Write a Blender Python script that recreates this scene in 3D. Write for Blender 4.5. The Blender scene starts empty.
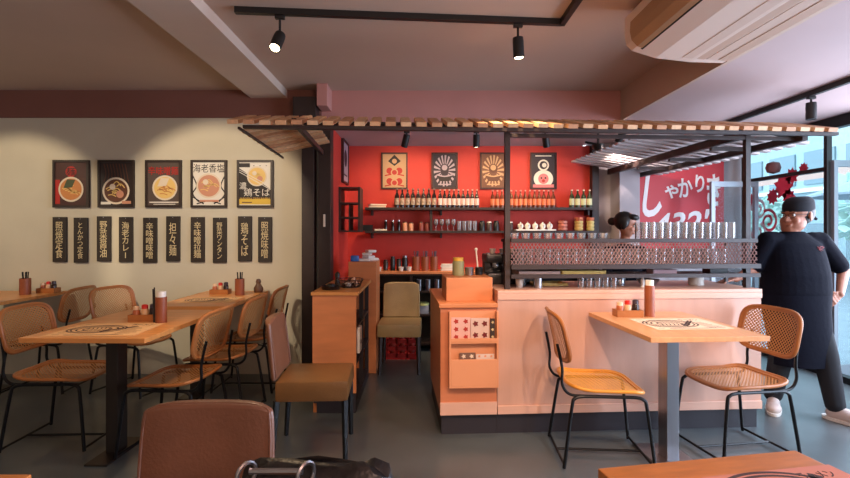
import bpy, bmesh, math, random
from mathutils import Vector, Matrix
random.seed(7)
PI = math.pi
SC = bpy.context.scene
COL = SC.collection

# ------------------------------------------------------------------ camera
cam_d = bpy.data.cameras.new('camera')
cam = bpy.data.objects.new('camera', cam_d)
COL.objects.link(cam)
cam.location = (0, 0, 1.42)
cam.rotation_euler = (PI/2, 0, 0)
cam_d.sensor_width = 36.0
cam_d.lens = 480.0/850.0*36.0
cam_d.shift_x = 5/850.0
cam_d.shift_y = -7/850.0
cam_d.clip_start = 0.05
cam_d.clip_end = 200
SC.camera = cam

# ------------------------------------------------------------------ world, exposure
SC.view_settings.view_transform = 'Standard'
SC.view_settings.look = 'None'
SC.view_settings.exposure = 0.6
SC.view_settings.gamma = 1.0
SC.view_settings.use_curve_mapping = False
world = bpy.data.worlds.new('world')
SC.world = world
world.use_nodes = True
bg = world.node_tree.nodes['Background']
bg.inputs[0].default_value = (0.66, 0.84, 1.0, 1)
bg.inputs[1].default_value = 3.4

def kel(c): return c
WARM = (1.0, 0.70, 0.42)
WARM2 = (1.0, 0.62, 0.38)
ROSE = (1.0, 0.52, 0.42)
def lamp(kind, name, loc, power, color, target=None, **kw):
    l = bpy.data.lights.new(name, kind)
    l.energy = power; l.color = color
    for k, v in kw.items(): setattr(l, k, v)
    o = bpy.data.objects.new(name, l)
    COL.objects.link(o); o.location = loc
    if target is not None:
        d = Vector(target)-Vector(loc)
        o.rotation_euler = d.to_track_quat('-Z', 'Y').to_euler()
    return o
def spot(name, loc, target, power, color=WARM, deg=60, blend=0.5, size=0.04):
    return lamp('SPOT', name, loc, power, color, target, spot_size=math.radians(deg), spot_blend=blend, shadow_soft_size=size)

# dining room ceiling spotlights behind and above the frame, then added fill points
spot('wall_wash_light', (-2.05, 2.45, 2.72), (-2.05, 4.8, 1.45), 122, (1.0, 0.80, 0.58), 50, 0.35)
spot('wall_wash_light', (-3.95, 2.45, 2.72), (-4.0, 4.8, 1.35), 92, (1.0, 0.80, 0.56), 48, 0.35)
spot('ceiling_light', (-1.75, 1.9, 2.72), (-1.8, 3.0, 0.8), 36, WARM, 75, 0.8)
spot('ceiling_light', (-0.85, 2.2, 2.72), (-0.75, 3.1, 0.4), 40, WARM, 60, 0.8)
spot('ceiling_light', (0.4, 0.9, 2.72), (0.9, 3.4, 0.5), 135, (1.0, 0.66, 0.45), 50, 0.7)
spot('ceiling_light', (1.4, 0.6, 2.72), (1.3, 3.0, 0.8), 120, (1.0, 0.72, 0.5), 55, 0.7)
lamp('POINT', 'fill_light', (1.0, -0.4, 1.9), 68, (1.0, 0.64, 0.52), shadow_soft_size=0.35)  # soft fill added to lift the ambient level, no lamp hangs here
lamp('POINT', 'fill_light', (-2.6, -0.6, 2.0), 8, (1.0, 0.62, 0.46), shadow_soft_size=0.35)  # weaker added fill on the left side

# added area lamp standing in for sky daylight through the shop front
lamp('AREA', 'daylight_fill', (4.16, 2.3, 1.45), 190, (0.74, 0.80, 1.0), (0, 2.3, 1.1), shape='RECTANGLE', size=4.0, size_y=2.0)

# ------------------------------------------------------------------ materials
def lin(c):
    return tuple(((v/255.0)/12.92 if v/255.0 <= 0.04045 else (((v/255.0)+0.055)/1.055)**2.4) for v in c)
MATS = {}
def mat(name, rgb, rough=0.6, metal=0.0, noise=0.0, nscale=8.0, bump=0.0, bscale=60.0, stretch=None, emit=0.0, spec=0.5, coat=0.0, sheen=0.0):
    if name in MATS: return MATS[name]
    m = bpy.data.materials.new(name); m.use_nodes = True
    nt = m.node_tree; b = nt.nodes['Principled BSDF']
    c = lin(rgb)
    b.inputs['Base Color'].default_value = (*c, 1)
    b.inputs['Roughness'].default_value = rough
    b.inputs['Metallic'].default_value = metal
    b.inputs['Specular IOR Level'].default_value = spec
    if coat: b.inputs['Coat Weight'].default_value = coat
    if sheen: b.inputs['Sheen Weight'].default_value = sheen
    if noise or bump:
        tc = nt.nodes.new('ShaderNodeTexCoord'); mp = nt.nodes.new('ShaderNodeMapping')
        nt.links.new(tc.outputs['Object'], mp.inputs['Vector'])
        if stretch: mp.inputs['Scale'].default_value = stretch
    if noise:
        n = nt.nodes.new('ShaderNodeTexNoise'); n.inputs['Scale'].default_value = nscale
        n.inputs['Detail'].default_value = 5
        nt.links.new(mp.outputs[0], n.inputs['Vector'])
        r = nt.nodes.new('ShaderNodeValToRGB')
        r.color_ramp.elements[0].position = 0.3; r.color_ramp.elements[1].position = 0.7
        r.color_ramp.elements[0].color = (*[max(0, v*(1-noise)) for v in c], 1)
        r.color_ramp.elements[1].color = (*[min(1, v*(1+noise)) for v in c], 1)
        nt.links.new(n.outputs['Fac'], r.inputs[0]); nt.links.new(r.outputs[0], b.inputs['Base Color'])
    if bump:
        n2 = nt.nodes.new('ShaderNodeTexNoise'); n2.inputs['Scale'].default_value = bscale
        nt.links.new(mp.outputs[0], n2.inputs['Vector'])
        bp = nt.nodes.new('ShaderNodeBump'); bp.inputs['Strength'].default_value = bump; bp.inputs['Distance'].default_value = 0.01
        nt.links.new(n2.outputs['Fac'], bp.inputs['Height']); nt.links.new(bp.outputs[0], b.inputs['Normal'])
    if emit:
        b.inputs['Emission Color'].default_value = (*c, 1); b.inputs['Emission Strength'].default_value = emit
    MATS[name] = m
    return m
def clear_mat(name, tint=(1, 1, 1), frost=0.06, rough=0.05, gloss=0.5):
    if name in MATS: return MATS[name]
    m = bpy.data.materials.new(name); m.use_nodes = True
    nt = m.node_tree; nt.nodes.clear()
    out = nt.nodes.new('ShaderNodeOutputMaterial')
    tr = nt.nodes.new('ShaderNodeBsdfTransparent'); tr.inputs[0].default_value = (*tint, 1)
    gl = nt.nodes.new('ShaderNodeBsdfGlossy'); gl.inputs['Roughness'].default_value = rough
    df = nt.nodes.new('ShaderNodeBsdfDiffuse'); df.inputs[0].default_value = (0.8, 0.8, 0.8, 1)
    lw = nt.nodes.new('ShaderNodeLayerWeight'); lw.inputs[0].default_value = gloss
    m1 = nt.nodes.new('ShaderNodeMixShader'); m2 = nt.nodes.new('ShaderNodeMixShader')
    m2.inputs[0].default_value = frost
    nt.links.new(lw.outputs['Fresnel'], m1.inputs[0]); nt.links.new(tr.outputs[0], m1.inputs[1]); nt.links.new(gl.outputs[0], m1.inputs[2])
    nt.links.new(m1.outputs[0], m2.inputs[1]); nt.links.new(df.outputs[0], m2.inputs[2]); nt.links.new(m2.outputs[0], out.inputs[0])
    MATS[name] = m
    return m
def cane_mat(name, rgb, ax):
    m = bpy.data.materials.new(name); m.use_nodes = True
    nt = m.node_tree; b = nt.nodes['Principled BSDF']
    b.inputs['Base Color'].default_value = (*lin(rgb), 1); b.inputs['Roughness'].default_value = 0.45
    out = nt.nodes['Material Output']
    tc = nt.nodes.new('ShaderNodeTexCoord'); sp = nt.nodes.new('ShaderNodeSeparateXYZ')
    nt.links.new(tc.outputs['Object'], sp.inputs[0])
    def M(op, a, bb=None):
        n = nt.nodes.new('ShaderNodeMath'); n.operation = op
        for i, v in enumerate((a, bb)):
            if v is None: continue
            if isinstance(v, (int, float)): n.inputs[i].default_value = v
            else: nt.links.new(v, n.inputs[i])
        return n.outputs[0]
    A, B = sp.outputs[ax[0]], sp.outputs[ax[1]]
    res = None
    for op in ('ADD', 'SUBTRACT'):
        t = M(op, A, B); t = M('MULTIPLY', t, 1/0.024); t = M('FRACT', M('ADD', t, 50.0)); t = M('ABSOLUTE', M('SUBTRACT', t, 0.5)); t = M('LESS_THAN', t, 0.29)
        res = t if res is None else M('MULTIPLY', res, t)
    tr = nt.nodes.new('ShaderNodeBsdfTransparent'); mx = nt.nodes.new('ShaderNodeMixShader')
    nt.links.new(res, mx.inputs[0]); nt.links.new(b.outputs[0], mx.inputs[1]); nt.links.new(tr.outputs[0], mx.inputs[2])
    nt.links.new(mx.outputs[0], out.inputs[0])
    return m

M_floor = mat('polished_concrete', (78, 84, 86), 0.30, noise=0.22, nscale=1.6, bump=0.04, bscale=9, spec=0.75)
M_ceil = mat('ceiling_paint', (192, 168, 150), 0.85, noise=0.05, nscale=1.0)
M_soffit = mat('soffit_paint', (184, 162, 160), 0.85, noise=0.04, nscale=1.0)
M_beam = mat('beam_paint', (206, 186, 170), 0.8, noise=0.05, nscale=2.0)
M_cream = mat('cream_plaster', (200, 193, 172), 0.85, noise=0.05, nscale=2.0, bump=0.05, bscale=40)
M_rose = mat('rose_brown_paint', (188, 132, 122), 0.85, noise=0.06, nscale=1.5)
M_red = mat('red_wall_paint', (200, 58, 46), 0.65, noise=0.10, nscale=3.0, bump=0.05, bscale=30)
M_grey = mat('grey_wall_paint', (176, 168, 172), 0.8, noise=0.04, nscale=2)
M_dark = mat('dark_brown_steel', (46, 32, 28), 0.5, noise=0.15, nscale=10)
M_black = mat('black_metal', (22, 21, 22), 0.4, metal=0.3)
M_track = mat('black_track', (24, 21, 20), 0.5)
M_slat = mat('pine_slat', (206, 160, 118), 0.55, noise=0.14, nscale=6, stretch=(6, 1, 6))
M_slat_r = mat('daylit_slat', (196, 186, 184), 0.55, noise=0.10, nscale=6, stretch=(1, 6, 6))  # pale tone puts the daylight on the right return slats into their colour
M_counter = mat('counter_wood', (200, 156, 136), 0.38, noise=0.10, nscale=3.0, stretch=(2.5, 1, 0.4), bump=0.02, bscale=30)
M_trimwood = mat('counter_edge_wood', (214, 168, 146), 0.4, noise=0.06, nscale=3.0, stretch=(1, 1, 5))
M_cab = mat('orange_cabinet_wood', (206, 130, 82), 0.45, noise=0.10, nscale=3.0, stretch=(1, 1, 5))
M_kick = mat('dark_kickboard', (40, 36, 42), 0.5)
M_table = mat('oak_table', (206, 140, 78), 0.32, noise=0.13, nscale=4.0, stretch=(1, 8, 1), bump=0.02)
M_table_r = mat('pale_oak_table', (212, 156, 110), 0.3, noise=0.10, nscale=4.0, stretch=(8, 1, 1), bump=0.02)
M_table_f = mat('orange_oak_table', (202, 128, 66), 0.3, noise=0.16, nscale=4.0, stretch=(2, 9, 1), bump=0.02)
M_steel = mat('brushed_steel', (170, 170, 175), 0.28, metal=1.0, noise=0.08, nscale=20, stretch=(1, 1, .05))
M_dsteel = mat('dark_table_steel', (70, 62, 56), 0.4, metal=0.7)
M_rim = mat('bent_oak_rim', (164, 102, 54), 0.38, noise=0.12, nscale=12)
M_rimy = mat('spotlit_oak_rim', (214, 142, 52), 0.38, noise=0.10, nscale=12)  # oak rim brightened to yellow for the spotlight on this seat
M_caneS = cane_mat('cane_seat', (182, 124, 70), (0, 1))
M_caneB = cane_mat('cane_back', (180, 124, 70), (1, 2))
M_caneSy = cane_mat('spotlit_cane_seat', (226, 158, 54), (0, 1))  # same cane, with the spotlight's yellow glow put into the colour
M_tube = mat('black_chair_tube', (16, 16, 18), 0.35, metal=0.4)
M_leather = mat('brown_leather', (122, 82, 62), 0.36, noise=0.12, nscale=6, bump=0.15, bscale=90)
M_leather2 = mat('tan_leather', (116, 80, 44), 0.34, noise=0.12, nscale=6, bump=0.15, bscale=90)
M_olive = mat('olive_leather', (170, 148, 106), 0.36, noise=0.10, nscale=6, bump=0.15, bscale=90)
M_bag = mat('black_leather', (20, 18, 20), 0.4, bump=0.3, bscale=50)
M_legw = mat('dark_leg_wood', (44, 28, 22), 0.45)
M_blackp = mat('black_plastic', (18, 18, 20), 0.35)
M_white = mat('white_plastic', (226, 222, 214), 0.4)
M_paper = mat('paper', (224, 206, 184), 0.8, noise=0.04, nscale=10)
M_ink = mat('ink', (74, 52, 46), 0.8)
M_inkr = mat('red_ink', (170, 50, 40), 0.8)
M_frame = mat('dark_frame', (44, 30, 24), 0.5, noise=0.1, nscale=20)
M_plank = mat('charred_plank', (44, 36, 30), 0.6, noise=0.25, nscale=14, stretch=(6, 1, .6))
M_gold = mat('pale_gold_paint', (214, 196, 150), 0.6)
M_ac = mat('ac_plastic', (232, 214, 200), 0.45)
M_acg = mat('ac_grille', (176, 142, 108), 0.6)
M_glass = clear_mat('drinking_glass', (0.97, 0.97, 0.98), 0.09, 0.22, 0.32)
M_pane = clear_mat('window_glass', (0.94, 0.98, 1.0), 0.02, 0.02, 0.12)
M_tubew = mat('brown_cylinder', (140, 74, 44), 0.45, noise=0.1, nscale=12)
M_skin = mat('skin', (172, 114, 90), 0.5, noise=0.05, nscale=20)
M_hair = mat('dark_hair', (24, 18, 16), 0.5)
M_tee = mat('black_cotton', (10, 12, 24), 0.9, spec=0.15, bump=0.2, bscale=40)
M_apron = mat('dark_navy_apron', (9, 11, 24), 0.9, spec=0.15, bump=0.2, bscale=30)
M_trous = mat('charcoal_trousers', (24, 25, 30), 0.9)
M_shoe = mat('white_shoe', (196, 180, 172), 0.6)

# ------------------------------------------------------------------ mesh helpers
def box(bm, c, s, bev=0.0, rot=None):
    m = Matrix.Translation(c)
    if rot is not None: m = m @ rot
    m = m @ Matrix.Diagonal((s[0], s[1], s[2], 1))
    r = bmesh.ops.create_cube(bm, size=1.0, matrix=m)
    if bev:
        es = set()
        for v in r['verts']:
            for e in v.link_edges: es.add(e)
        bmesh.ops.bevel(bm, geom=list(es), offset=bev, segments=2, affect='EDGES', profile=0.6)
def bx(bm, x0, x1, y0, y1, z0, z1, bev=0.0):
    box(bm, ((x0+x1)/2, (y0+y1)/2, (z0+z1)/2), (abs(x1-x0), abs(y1-y0), abs(z1-z0)), bev)
def smooth_pts(pts, n=5):
    P = [Vector(p) for p in pts]; out = []
    for i in range(len(P)-1):
        p0 = P[max(i-1, 0)]; p1 = P[i]; p2 = P[i+1]; p3 = P[min(i+2, len(P)-1)]
        for k in range(n):
            t = k/n
            out.append(0.5*((2*p1)+(-p0+p2)*t+(2*p0-5*p1+4*p2-p3)*t*t+(-p0+3*p1-3*p2+p3)*t**3))
    out.append(P[-1]); return out
def tube(bm, pts, r, seg=8, closed=False, flat=1.0):
    P = [Vector(p) for p in pts]; n = len(P); rings = []
    rr = r if isinstance(r, (list, tuple)) else [r]*n
    prev = None
    for i in range(n):
        if closed: t = P[(i+1) % n]-P[i-1]
        else: t = P[min(i+1, n-1)]-P[max(i-1, 0)]
        t.normalize()
        if prev is None:
            a = Vector((0, 0, 1)) if abs(t.z) < 0.9 else Vector((1, 0, 0))
            u = t.cross(a).normalized()
        else:
            u = (prev-t*prev.dot(t)).normalized()
        prev = u; v = t.cross(u).normalized()
        rings.append([bm.verts.new(P[i]+u*math.cos(2*PI*k/seg)*rr[i]+v*math.sin(2*PI*k/seg)*rr[i]*flat) for k in range(seg)])
    for i in range(n if closed else n-1):
        A = rings[i]; B = rings[(i+1) % n]
        for k in range(seg): bm.faces.new((A[k], A[(k+1) % seg], B[(k+1) % seg], B[k]))
    if not closed:
        bm.faces.new(rings[0][::-1]); bm.faces.new(rings[-1])
def lathe(bm, prof, c=(0, 0, 0), seg=16, sx=1.0, sy=1.0):
    rings = []
    for r, z in prof:
        if r < 1e-5: rings.append([bm.verts.new((c[0], c[1], c[2]+z))])
        else: rings.append([bm.verts.new((c[0]+sx*r*math.cos(2*PI*k/seg), c[1]+sy*r*math.sin(2*PI*k/seg), c[2]+z)) for k in range(seg)])
    for A, B in zip(rings[:-1], rings[1:]):
        for k in range(seg):
            k2 = (k+1) % seg
            if len(A) == 1 and len(B) == 1: continue
            if len(A) == 1: bm.faces.new((A[0], B[k2], B[k]))
            elif len(B) == 1: bm.faces.new((A[k], A[k2], B[0]))
            else: bm.faces.new((A[k], A[k2], B[k2], B[k]))
    if len(rings[0]) > 1: bm.faces.new(rings[0][::-1])
    if len(rings[-1]) > 1: bm.faces.new(rings[-1])
def prism_y(bm, poly, y0, y1):
    A = [bm.verts.new((x, y0, z)) for x, z in poly]; B = [bm.verts.new((x, y1, z)) for x, z in poly]
    n = len(poly)
    bm.faces.new(A); bm.faces.new(B[::-1])
    for i in range(n): bm.faces.new((A[i], B[i], B[(i+1) % n], A[(i+1) % n]))
def ball(bm, c, r, sx=1, sy=1, sz=1, seg=16, rot=None):
    m = Matrix.Translation(c)
    if rot is not None: m = m @ rot
    bmesh.ops.create_uvsphere(bm, u_segments=seg, v_segments=max(6, seg*2//3), radius=r, matrix=m @ Matrix.Diagonal((sx, sy, sz, 1)))
def NB(): return bmesh.new()
def mesh(name, bm, m, smooth=False):
    bmesh.ops.recalc_face_normals(bm, faces=bm.faces)
    me = bpy.data.meshes.new(name); bm.to_mesh(me); bm.free()
    me.materials.append(m)
    if smooth:
        for p in me.polygons: p.use_smooth = True
        try: me.set_sharp_from_angle(angle=math.radians(40))
        except Exception: pass
    return me
def part(name, bm, m, parent=None, smooth=True, label=None, loc=None):
    o = bpy.data.objects.new(name, mesh(name, bm, m, smooth)); COL.objects.link(o)
    if parent: o.parent = parent
    if label: o['label'] = label
    if loc is not None: o.location = loc
    return o
def tag(o, label, cat, group=None, kind=None):
    o['label'] = label; o['category'] = cat
    if group: o['group'] = group
    if kind: o['kind'] = kind
    return o
def thing(name, label, cat, loc=(0, 0, 0), rz=0.0, group=None):
    o = bpy.data.objects.new(name, None); COL.objects.link(o)
    o.empty_display_size = 0.1
    o.location = loc; o.rotation_euler = (0, 0, rz)
    return tag(o, label, cat, group)
def struct(name, bm, m, label=None):
    o = part(name, bm, m, None, False); o['kind'] = 'structure'
    if label: o['label'] = label
    return o
def dup(root, loc, rz=None, label=None, group=None):
    def cp(o, par):
        c = o.copy(); COL.objects.link(c)
        if par: c.parent = par
        for ch in o.children: cp(ch, c)
        return c
    r = cp(root, None); r.location = loc
    if rz is not None: r.rotation_euler = (0, 0, rz)
    if label: r['label'] = label
    if group: r['group'] = group
    return r
def text_mesh(name, body, w, h, m, parent, loc, ext=0.0015, align='CENTER', stretch=True, rot=0.0, shear=0.0, line=0.95, face='-Y', bold=0.0):
    cu = bpy.data.curves.new('t', 'FONT'); cu.body = body; cu.align_x = 'CENTER'; cu.extrude = ext
    cu.space_line = line; cu.offset = bold; cu.resolution_u = 3; cu.shear = shear
    to = bpy.data.objects.new('t', cu); COL.objects.link(to)
    dg = bpy.context.evaluated_depsgraph_get()
    me = bpy.data.meshes.new_from_object(to.evaluated_get(dg))
    bpy.data.objects.remove(to); bpy.data.curves.remove(cu)
    me.name = name
    if not me.vertices: return None
    xs = [v.co.x for v in me.vertices]; ys = [v.co.y for v in me.vertices]
    cx, cy = (min(xs)+max(xs))/2, (min(ys)+max(ys))/2
    sx = w/(max(xs)-min(xs)); sy = h/(max(ys)-min(ys))
    if not stretch: sx = sy = min(sx, sy)
    for v in me.vertices:
        x, y, z = (v.co.x-cx)*sx, (v.co.y-cy)*sy, v.co.z
        x, y = x*math.cos(rot)-y*math.sin(rot), x*math.sin(rot)+y*math.cos(rot)
        v.co = (x, -z, y) if face == '-Y' else (x, y, z)
    me.materials.clear(); me.materials.append(m)
    o = bpy.data.objects.new(name, me); COL.objects.link(o); o.parent = parent; o.location = loc
    return o

# local frame of the bar counter (turned a little to the room)
TH = math.radians(3.2); OX, OY = 0.542, 3.36
def T(u, v, z=0.0): return (OX+u*math.cos(TH)-v*math.sin(TH), OY+u*math.sin(TH)+v*math.cos(TH), z)

# ------------------------------------------------------------------ room shell
def slab(name, x0, x1, y0, y1, z0, z1, m):
    b = NB(); bx(b, x0, x1, y0, y1, z0, z1); return struct(name, b, m)
slab('floor', -5.3, 4.06, -2.6, 6.15, -0.1, 0, M_floor)
slab('ceiling', -5.3, 2.03, -2.6, 4.8, 2.83, 2.95, M_ceil)
slab('trim_soffit', 2.03, 4.06, -2.6, 6.15, 2.53, 2.95, M_soffit)
b = NB(); bx(b, 2.0, 2.03, -2.6, 4.8, 2.53, 2.83); struct('trim_soffit_face', b, M_ceil)
slab('trim_kitchen_ceiling', -0.9, 2.03, 4.8, 6.15, 2.495, 2.95, M_grey)
slab('wall_left', -5.4, -5.3, -2.6, 4.8, 0, 2.95, M_cream)
slab('wall_right', 4.0, 4.06, -2.6, 0.2, 0, 2.53, M_cream)
slab('wall_back', -5.4, 4.06, -2.75, -2.6, 0, 2.95, M_cream)
# cream wall with a darker maroon-brown upper band
slab('wall_front', -5.4, -0.98, 4.8, 4.95, 0, 2.95, M_cream)
slab('wall_kitchen_left', -1.0, -0.9, 4.8, 6.15, 0, 2.95, M_red)
slab('wall_kitchen', -1.0, 2.12, 6.0, 6.15, 0, 2.495, M_red)
slab('wall_kitchen_right', 2.12, 4.06, 6.0, 6.15, 0, 2.53, M_grey)
b = NB(); bx(b, -1.0, 2.03, 4.785, 4.8, 2.495, 2.83); struct('wall_above_kitchen', b, M_rose)
b = NB(); bx(b, 2.12, 2.20, 5.9, 6.0, 0, 2.495); struct('trim_red_wall_edge', b, M_dark)
b = NB(); bx(b, 2.38, 2.62, 5.72, 6.0, 0, 2.53); struct('trim_grey_pillar', b, M_grey)
b = NB(); bx(b, -5.3, -0.98, 4.77, 4.8, 2.56, 2.83); struct('trim_upper_wall_band', b, mat('maroon_brown_band', (128, 84, 72), 0.85, noise=0.06, nscale=1.5))  # darker maroon-brown strip along the top of the cream wall
b = NB(); prism_y(b, [(-1.68, 2.83), (-1.68, 2.75), (-1.32, 2.75), (-1.32, 2.83)], -2.6, 4.8); struct('trim_ceiling_beam', b, M_beam)
b = NB(); bx(b, -1.22, -1.0, 4.6, 4.8, 2.52, 2.72, 0.005); struct('trim_wall_box', b, M_dark)
b = NB(); bx(b, -0.98, -0.88, 4.55, 4.8, 2.62, 2.83, 0.005); struct('trim_wall_bracket', b, M_rose)

# glass front on the right: header, sill rail, mullions, transom
XW = 4.0
b = NB(); bx(b, XW-0.02, XW+0.06, 0.2, 6.15, 2.42, 2.53)
bx(b, XW-0.02, XW+0.06, 0.2, 6.0, 0, 0.06)
for y in (0.2, 1.6, 3.0, 4.72, 5.93): bx(b, XW-0.015, XW+0.035, y-0.02, y+0.02, 0.06, 2.42)
bx(b, XW-0.02, XW+0.04, 4.72, 5.93, 2.02, 2.06)
struct('window_1_frame', b, M_black)
b = NB()
for y0, y1 in ((4.78, 5.9),): bx(b, XW, XW+0.01, y0, y1, 0.06, 2.02); bx(b, XW, XW+0.01, y0, y1, 2.06, 2.42)
for y0, y1 in ((.23, 1.57), (1.63, 2.97)): bx(b, XW, XW+0.01, y0, y1, 0.06, 2.42)
struct('window_1', b, M_pane)
# opened door leaf, outside the doorway
def door_leaf(n, hinge, rz, w, top, mf):
    b = NB(); t = 0.02
    bx(b, 0, 0.045, -t, t, 0.02, top); bx(b, w-0.045, w, -t, t, 0.02, top)
    bx(b, 0.045, w-0.045, -t, t, top-0.06, top); bx(b, 0.045, w-0.045, -t, t, 0.02, 0.12)
    o = struct('door_%d' % n, b, mf); o.location = hinge; o.rotation_euler = (0, 0, rz)
    g = NB(); bx(g, 0.045, w-0.045, -0.004, 0.004, 0.12, top-0.06); part('door_pane', g, M_pane, o, False)
    g = NB(); tube(g, [(w-0.02, -0.05, 0.9), (w-0.02, -0.05, 1.25)], 0.012); tube(g, [(w-0.02, -0.05, .93), (w-0.02, 0, .93)], .008); tube(g, [(w-0.02, -0.05, 1.22), (w-0.02, 0, 1.22)], .008)
    part('door_handle', g, M_steel, o)
    return o
M_alu = mat('grey_aluminium', (150, 156, 164), 0.4, metal=0.5)
door_leaf(1, (XW+0.02, 4.68, 0), math.radians(10), 0.9, 2.12, M_alu)
door_leaf(2, (3.90, 5.55, 0), math.radians(183), 0.56, 2.0, M_alu)

# ------------------------------------------------------------------ outside
M_pave = mat('street_paving', (120, 135, 142), 0.8, noise=0.1, nscale=3)
slab('trim_street', 4.06, 40, -20, 40, -0.12, -0.02, M_pave)
def building(x, y0, y1, h, wallm, label, bands):
    t = thing('street_building', label, 'building', (x, y0, 0), 0, None)
    L = y1-y0
    b = NB(); bx(b, 0, 3, 0, L, 0, h); part('wall', b, wallm, t, False)
    for z in bands:
        n = int(L/1.6)
        for i in range(n):
            b = NB(); bx(b, -0.05, 0.0, i*1.6+0.2, i*1.6+1.4, z, z+1.1); part('window', b, mat('street_window', (92, 118, 126), 0.2), t, False)
    b = NB()
    for z in bands: bx(b, -0.15, 0.0, 0, L, z-0.25, z-0.12)
    part('ledge', b, mat('street_ledge', (210, 220, 222), 0.7), t, False)
    return t
building(12, -4, 9.5, 9, mat('pale_facade', (160, 174, 176), 0.8, noise=0.06), 'pale blue grey building across the street, near the door', (0.5, 2.7, 4.9))
building(13, 10, 22, 9, mat('teal_facade', (140, 162, 166), 0.8, noise=0.08), 'teal building across the street behind the red window decal', (0.6, 3.0, 5.4))
t = thing('street_awning', 'brown awning across the street seen through the shop window', 'awning', (9.9, 7.5, 0))
b = NB(); prism_y(b, [(0, 2.75), (1.9, 3.15), (1.9, 3.2), (0, 2.95)], 0, 7.5); part('canopy', b, mat('awning_cloth', (170, 140, 128), 0.8), t, False)
for y in (0.1, 7.4):
    b = NB(); tube(b, [(0.1, y, 0), (0.1, y, 2.8)], 0.04); part('post', b, M_alu, t)
def tree(x, y, h, label):
    t = thing('street_tree', label, 'tree', (x, y, -0.02))
    b = NB(); tube(b, smooth_pts([(0, 0, 0), (0.05, 0.03, h*0.35), (0, 0.05, h*0.7)], 4), [0.09-0.005*i for i in range(9)]); part('trunk', b, mat('bark', (90, 78, 68), 0.9), t)
    b = NB()
    for i in range(240):
        a = random.uniform(0, 2*PI); r = 0.75*random.random()**0.5; z = h*0.75+random.uniform(-0.6, 0.6)
        c = Vector((r*math.cos(a), r*math.sin(a), z)); q = Matrix.Rotation(random.uniform(0, PI), 4, 'X') @ Matrix.Rotation(random.uniform(0, PI), 4, 'Z')
        box(b, c, (0.16, 0.22, 0.01), rot=q)
    part('foliage', b, mat('leaf', (170, 200, 190), 0.7), t, False)
tree(8.6, 9.0, 2.6, 'small green street tree outside beside the cook')
tree(8.6, 12.3, 2.3, 'leafy street tree outside behind the red window decal')
t = thing('patio_umbrella', 'grey patio umbrella outside to the right of the cook', 'umbrella', (6.6, 6.7, -0.02))
b = NB(); lathe(b, [(0.02, 2.35), (1.0, 1.98), (1.0, 1.95), (0.02, 2.31)], seg=8); part('canopy', b, mat('grey_canvas', (120, 136, 146), 0.8), t, False)
b = NB(); tube(b, [(0, 0, 0), (0, 0, 2.4)], 0.025); part('pole', b, M_alu, t)
b = NB(); lathe(b, [(0.25, 0), (0.25, 0.06), (0.05, 0.09)], seg=16); part('base', b, M_alu, t)

# ------------------------------------------------------------------ bar counter
ct = thing('bar_counter', 'long pale wooden bar counter with a dark kickboard', 'counter', T(0, 0), TH)
b = NB(); bx(b, 0.0, 1.925, 0.0, 0.04, 0.15, 0.985); part('front_panel', b, M_counter, ct, False)
b = NB(); bx(b, 0.0, 1.925, -0.012, 0.62, 0.985, 1.01, 0.004); part('worktop', b, M_trimwood, ct, False)
b = NB(); bx(b, 0.0, 1.925, -0.012, 0.0, 0.945, 0.985, 0.003); part('upper_rail', b, M_trimwood, ct, False)
b = NB(); bx(b, 0.0, 1.925, -0.012, 0.0, 0.147, 0.205, 0.003); part('lower_rail', b, M_trimwood, ct, False)
for u in (0.0, 1.90):
    b = NB(); bx(b, u, u+0.025, 0.04, 0.60, 0.147, 0.985); part('side_panel', b, M_counter, ct, False)
b = NB(); bx(b, 0.001, 1.915, 0.03, 0.58, 0.0, 0.15); part('kickboard', b, M_kick, ct, False)
b = NB(); bx(b, 0.025, 1.90, 0.56, 0.60, 0.15, 0.985); part('back_panel', b, M_dark, ct, False)

lc = thing('host_cabinet', 'low wooden cabinet with magazine pockets at the left end of the bar counter', 'cabinet', T(-0.4, 0), TH)
b = NB(); bx(b, 0.0, 0.395, 0.0, 0.9, 0.15, 0.895); part('body', b, mat('host_wood', (200, 124, 86), 0.4, noise=0.08, nscale=3.0, stretch=(1, 1, 5)), lc, False)
b = NB(); bx(b, -0.012, 0.40, -0.025, 0.9, 0.895, 0.923, 0.004); part('worktop', b, M_cab, lc, False)
b = NB(); bx(b, 0.01, 0.40, 0.03, 0.88, 0.0, 0.15); part('kickboard', b, M_kick, lc, False)
b = NB(); bx(b, -0.004, 0.395, -0.012, 0, 0.147, 0.235, 0.003); part('lower_rail', b, M_trimwood, lc, False)
M_pock = mat('pocket_wood', (222, 152, 110), 0.4, noise=0.05, nscale=3.0)
b = NB(); bx(b, 0.055, 0.067, -0.06, 0, 0.35, 0.87); bx(b, 0.383, 0.395, -0.06, 0, 0.35, 0.87); bx(b, 0.067, 0.383, -0.06, 0, 0.35, 0.362); bx(b, 0.067, 0.383, -0.008, 0, 0.362, 0.87)
part('pocket_frame', b, M_pock, lc, False)
b = NB(); bx(b, 0.067, 0.383, -0.06, -0.05, 0.362, 0.545, 0.003); part('pocket_front', b, M_pock, lc, False)
b = NB(); bx(b, 0.067, 0.383, -0.06, -0.008, 0.655, 0.668); bx(b, 0.067, 0.383, -0.06, -0.052, 0.665, 0.69); part('pocket_shelf', b, M_pock, lc, False)
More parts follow.
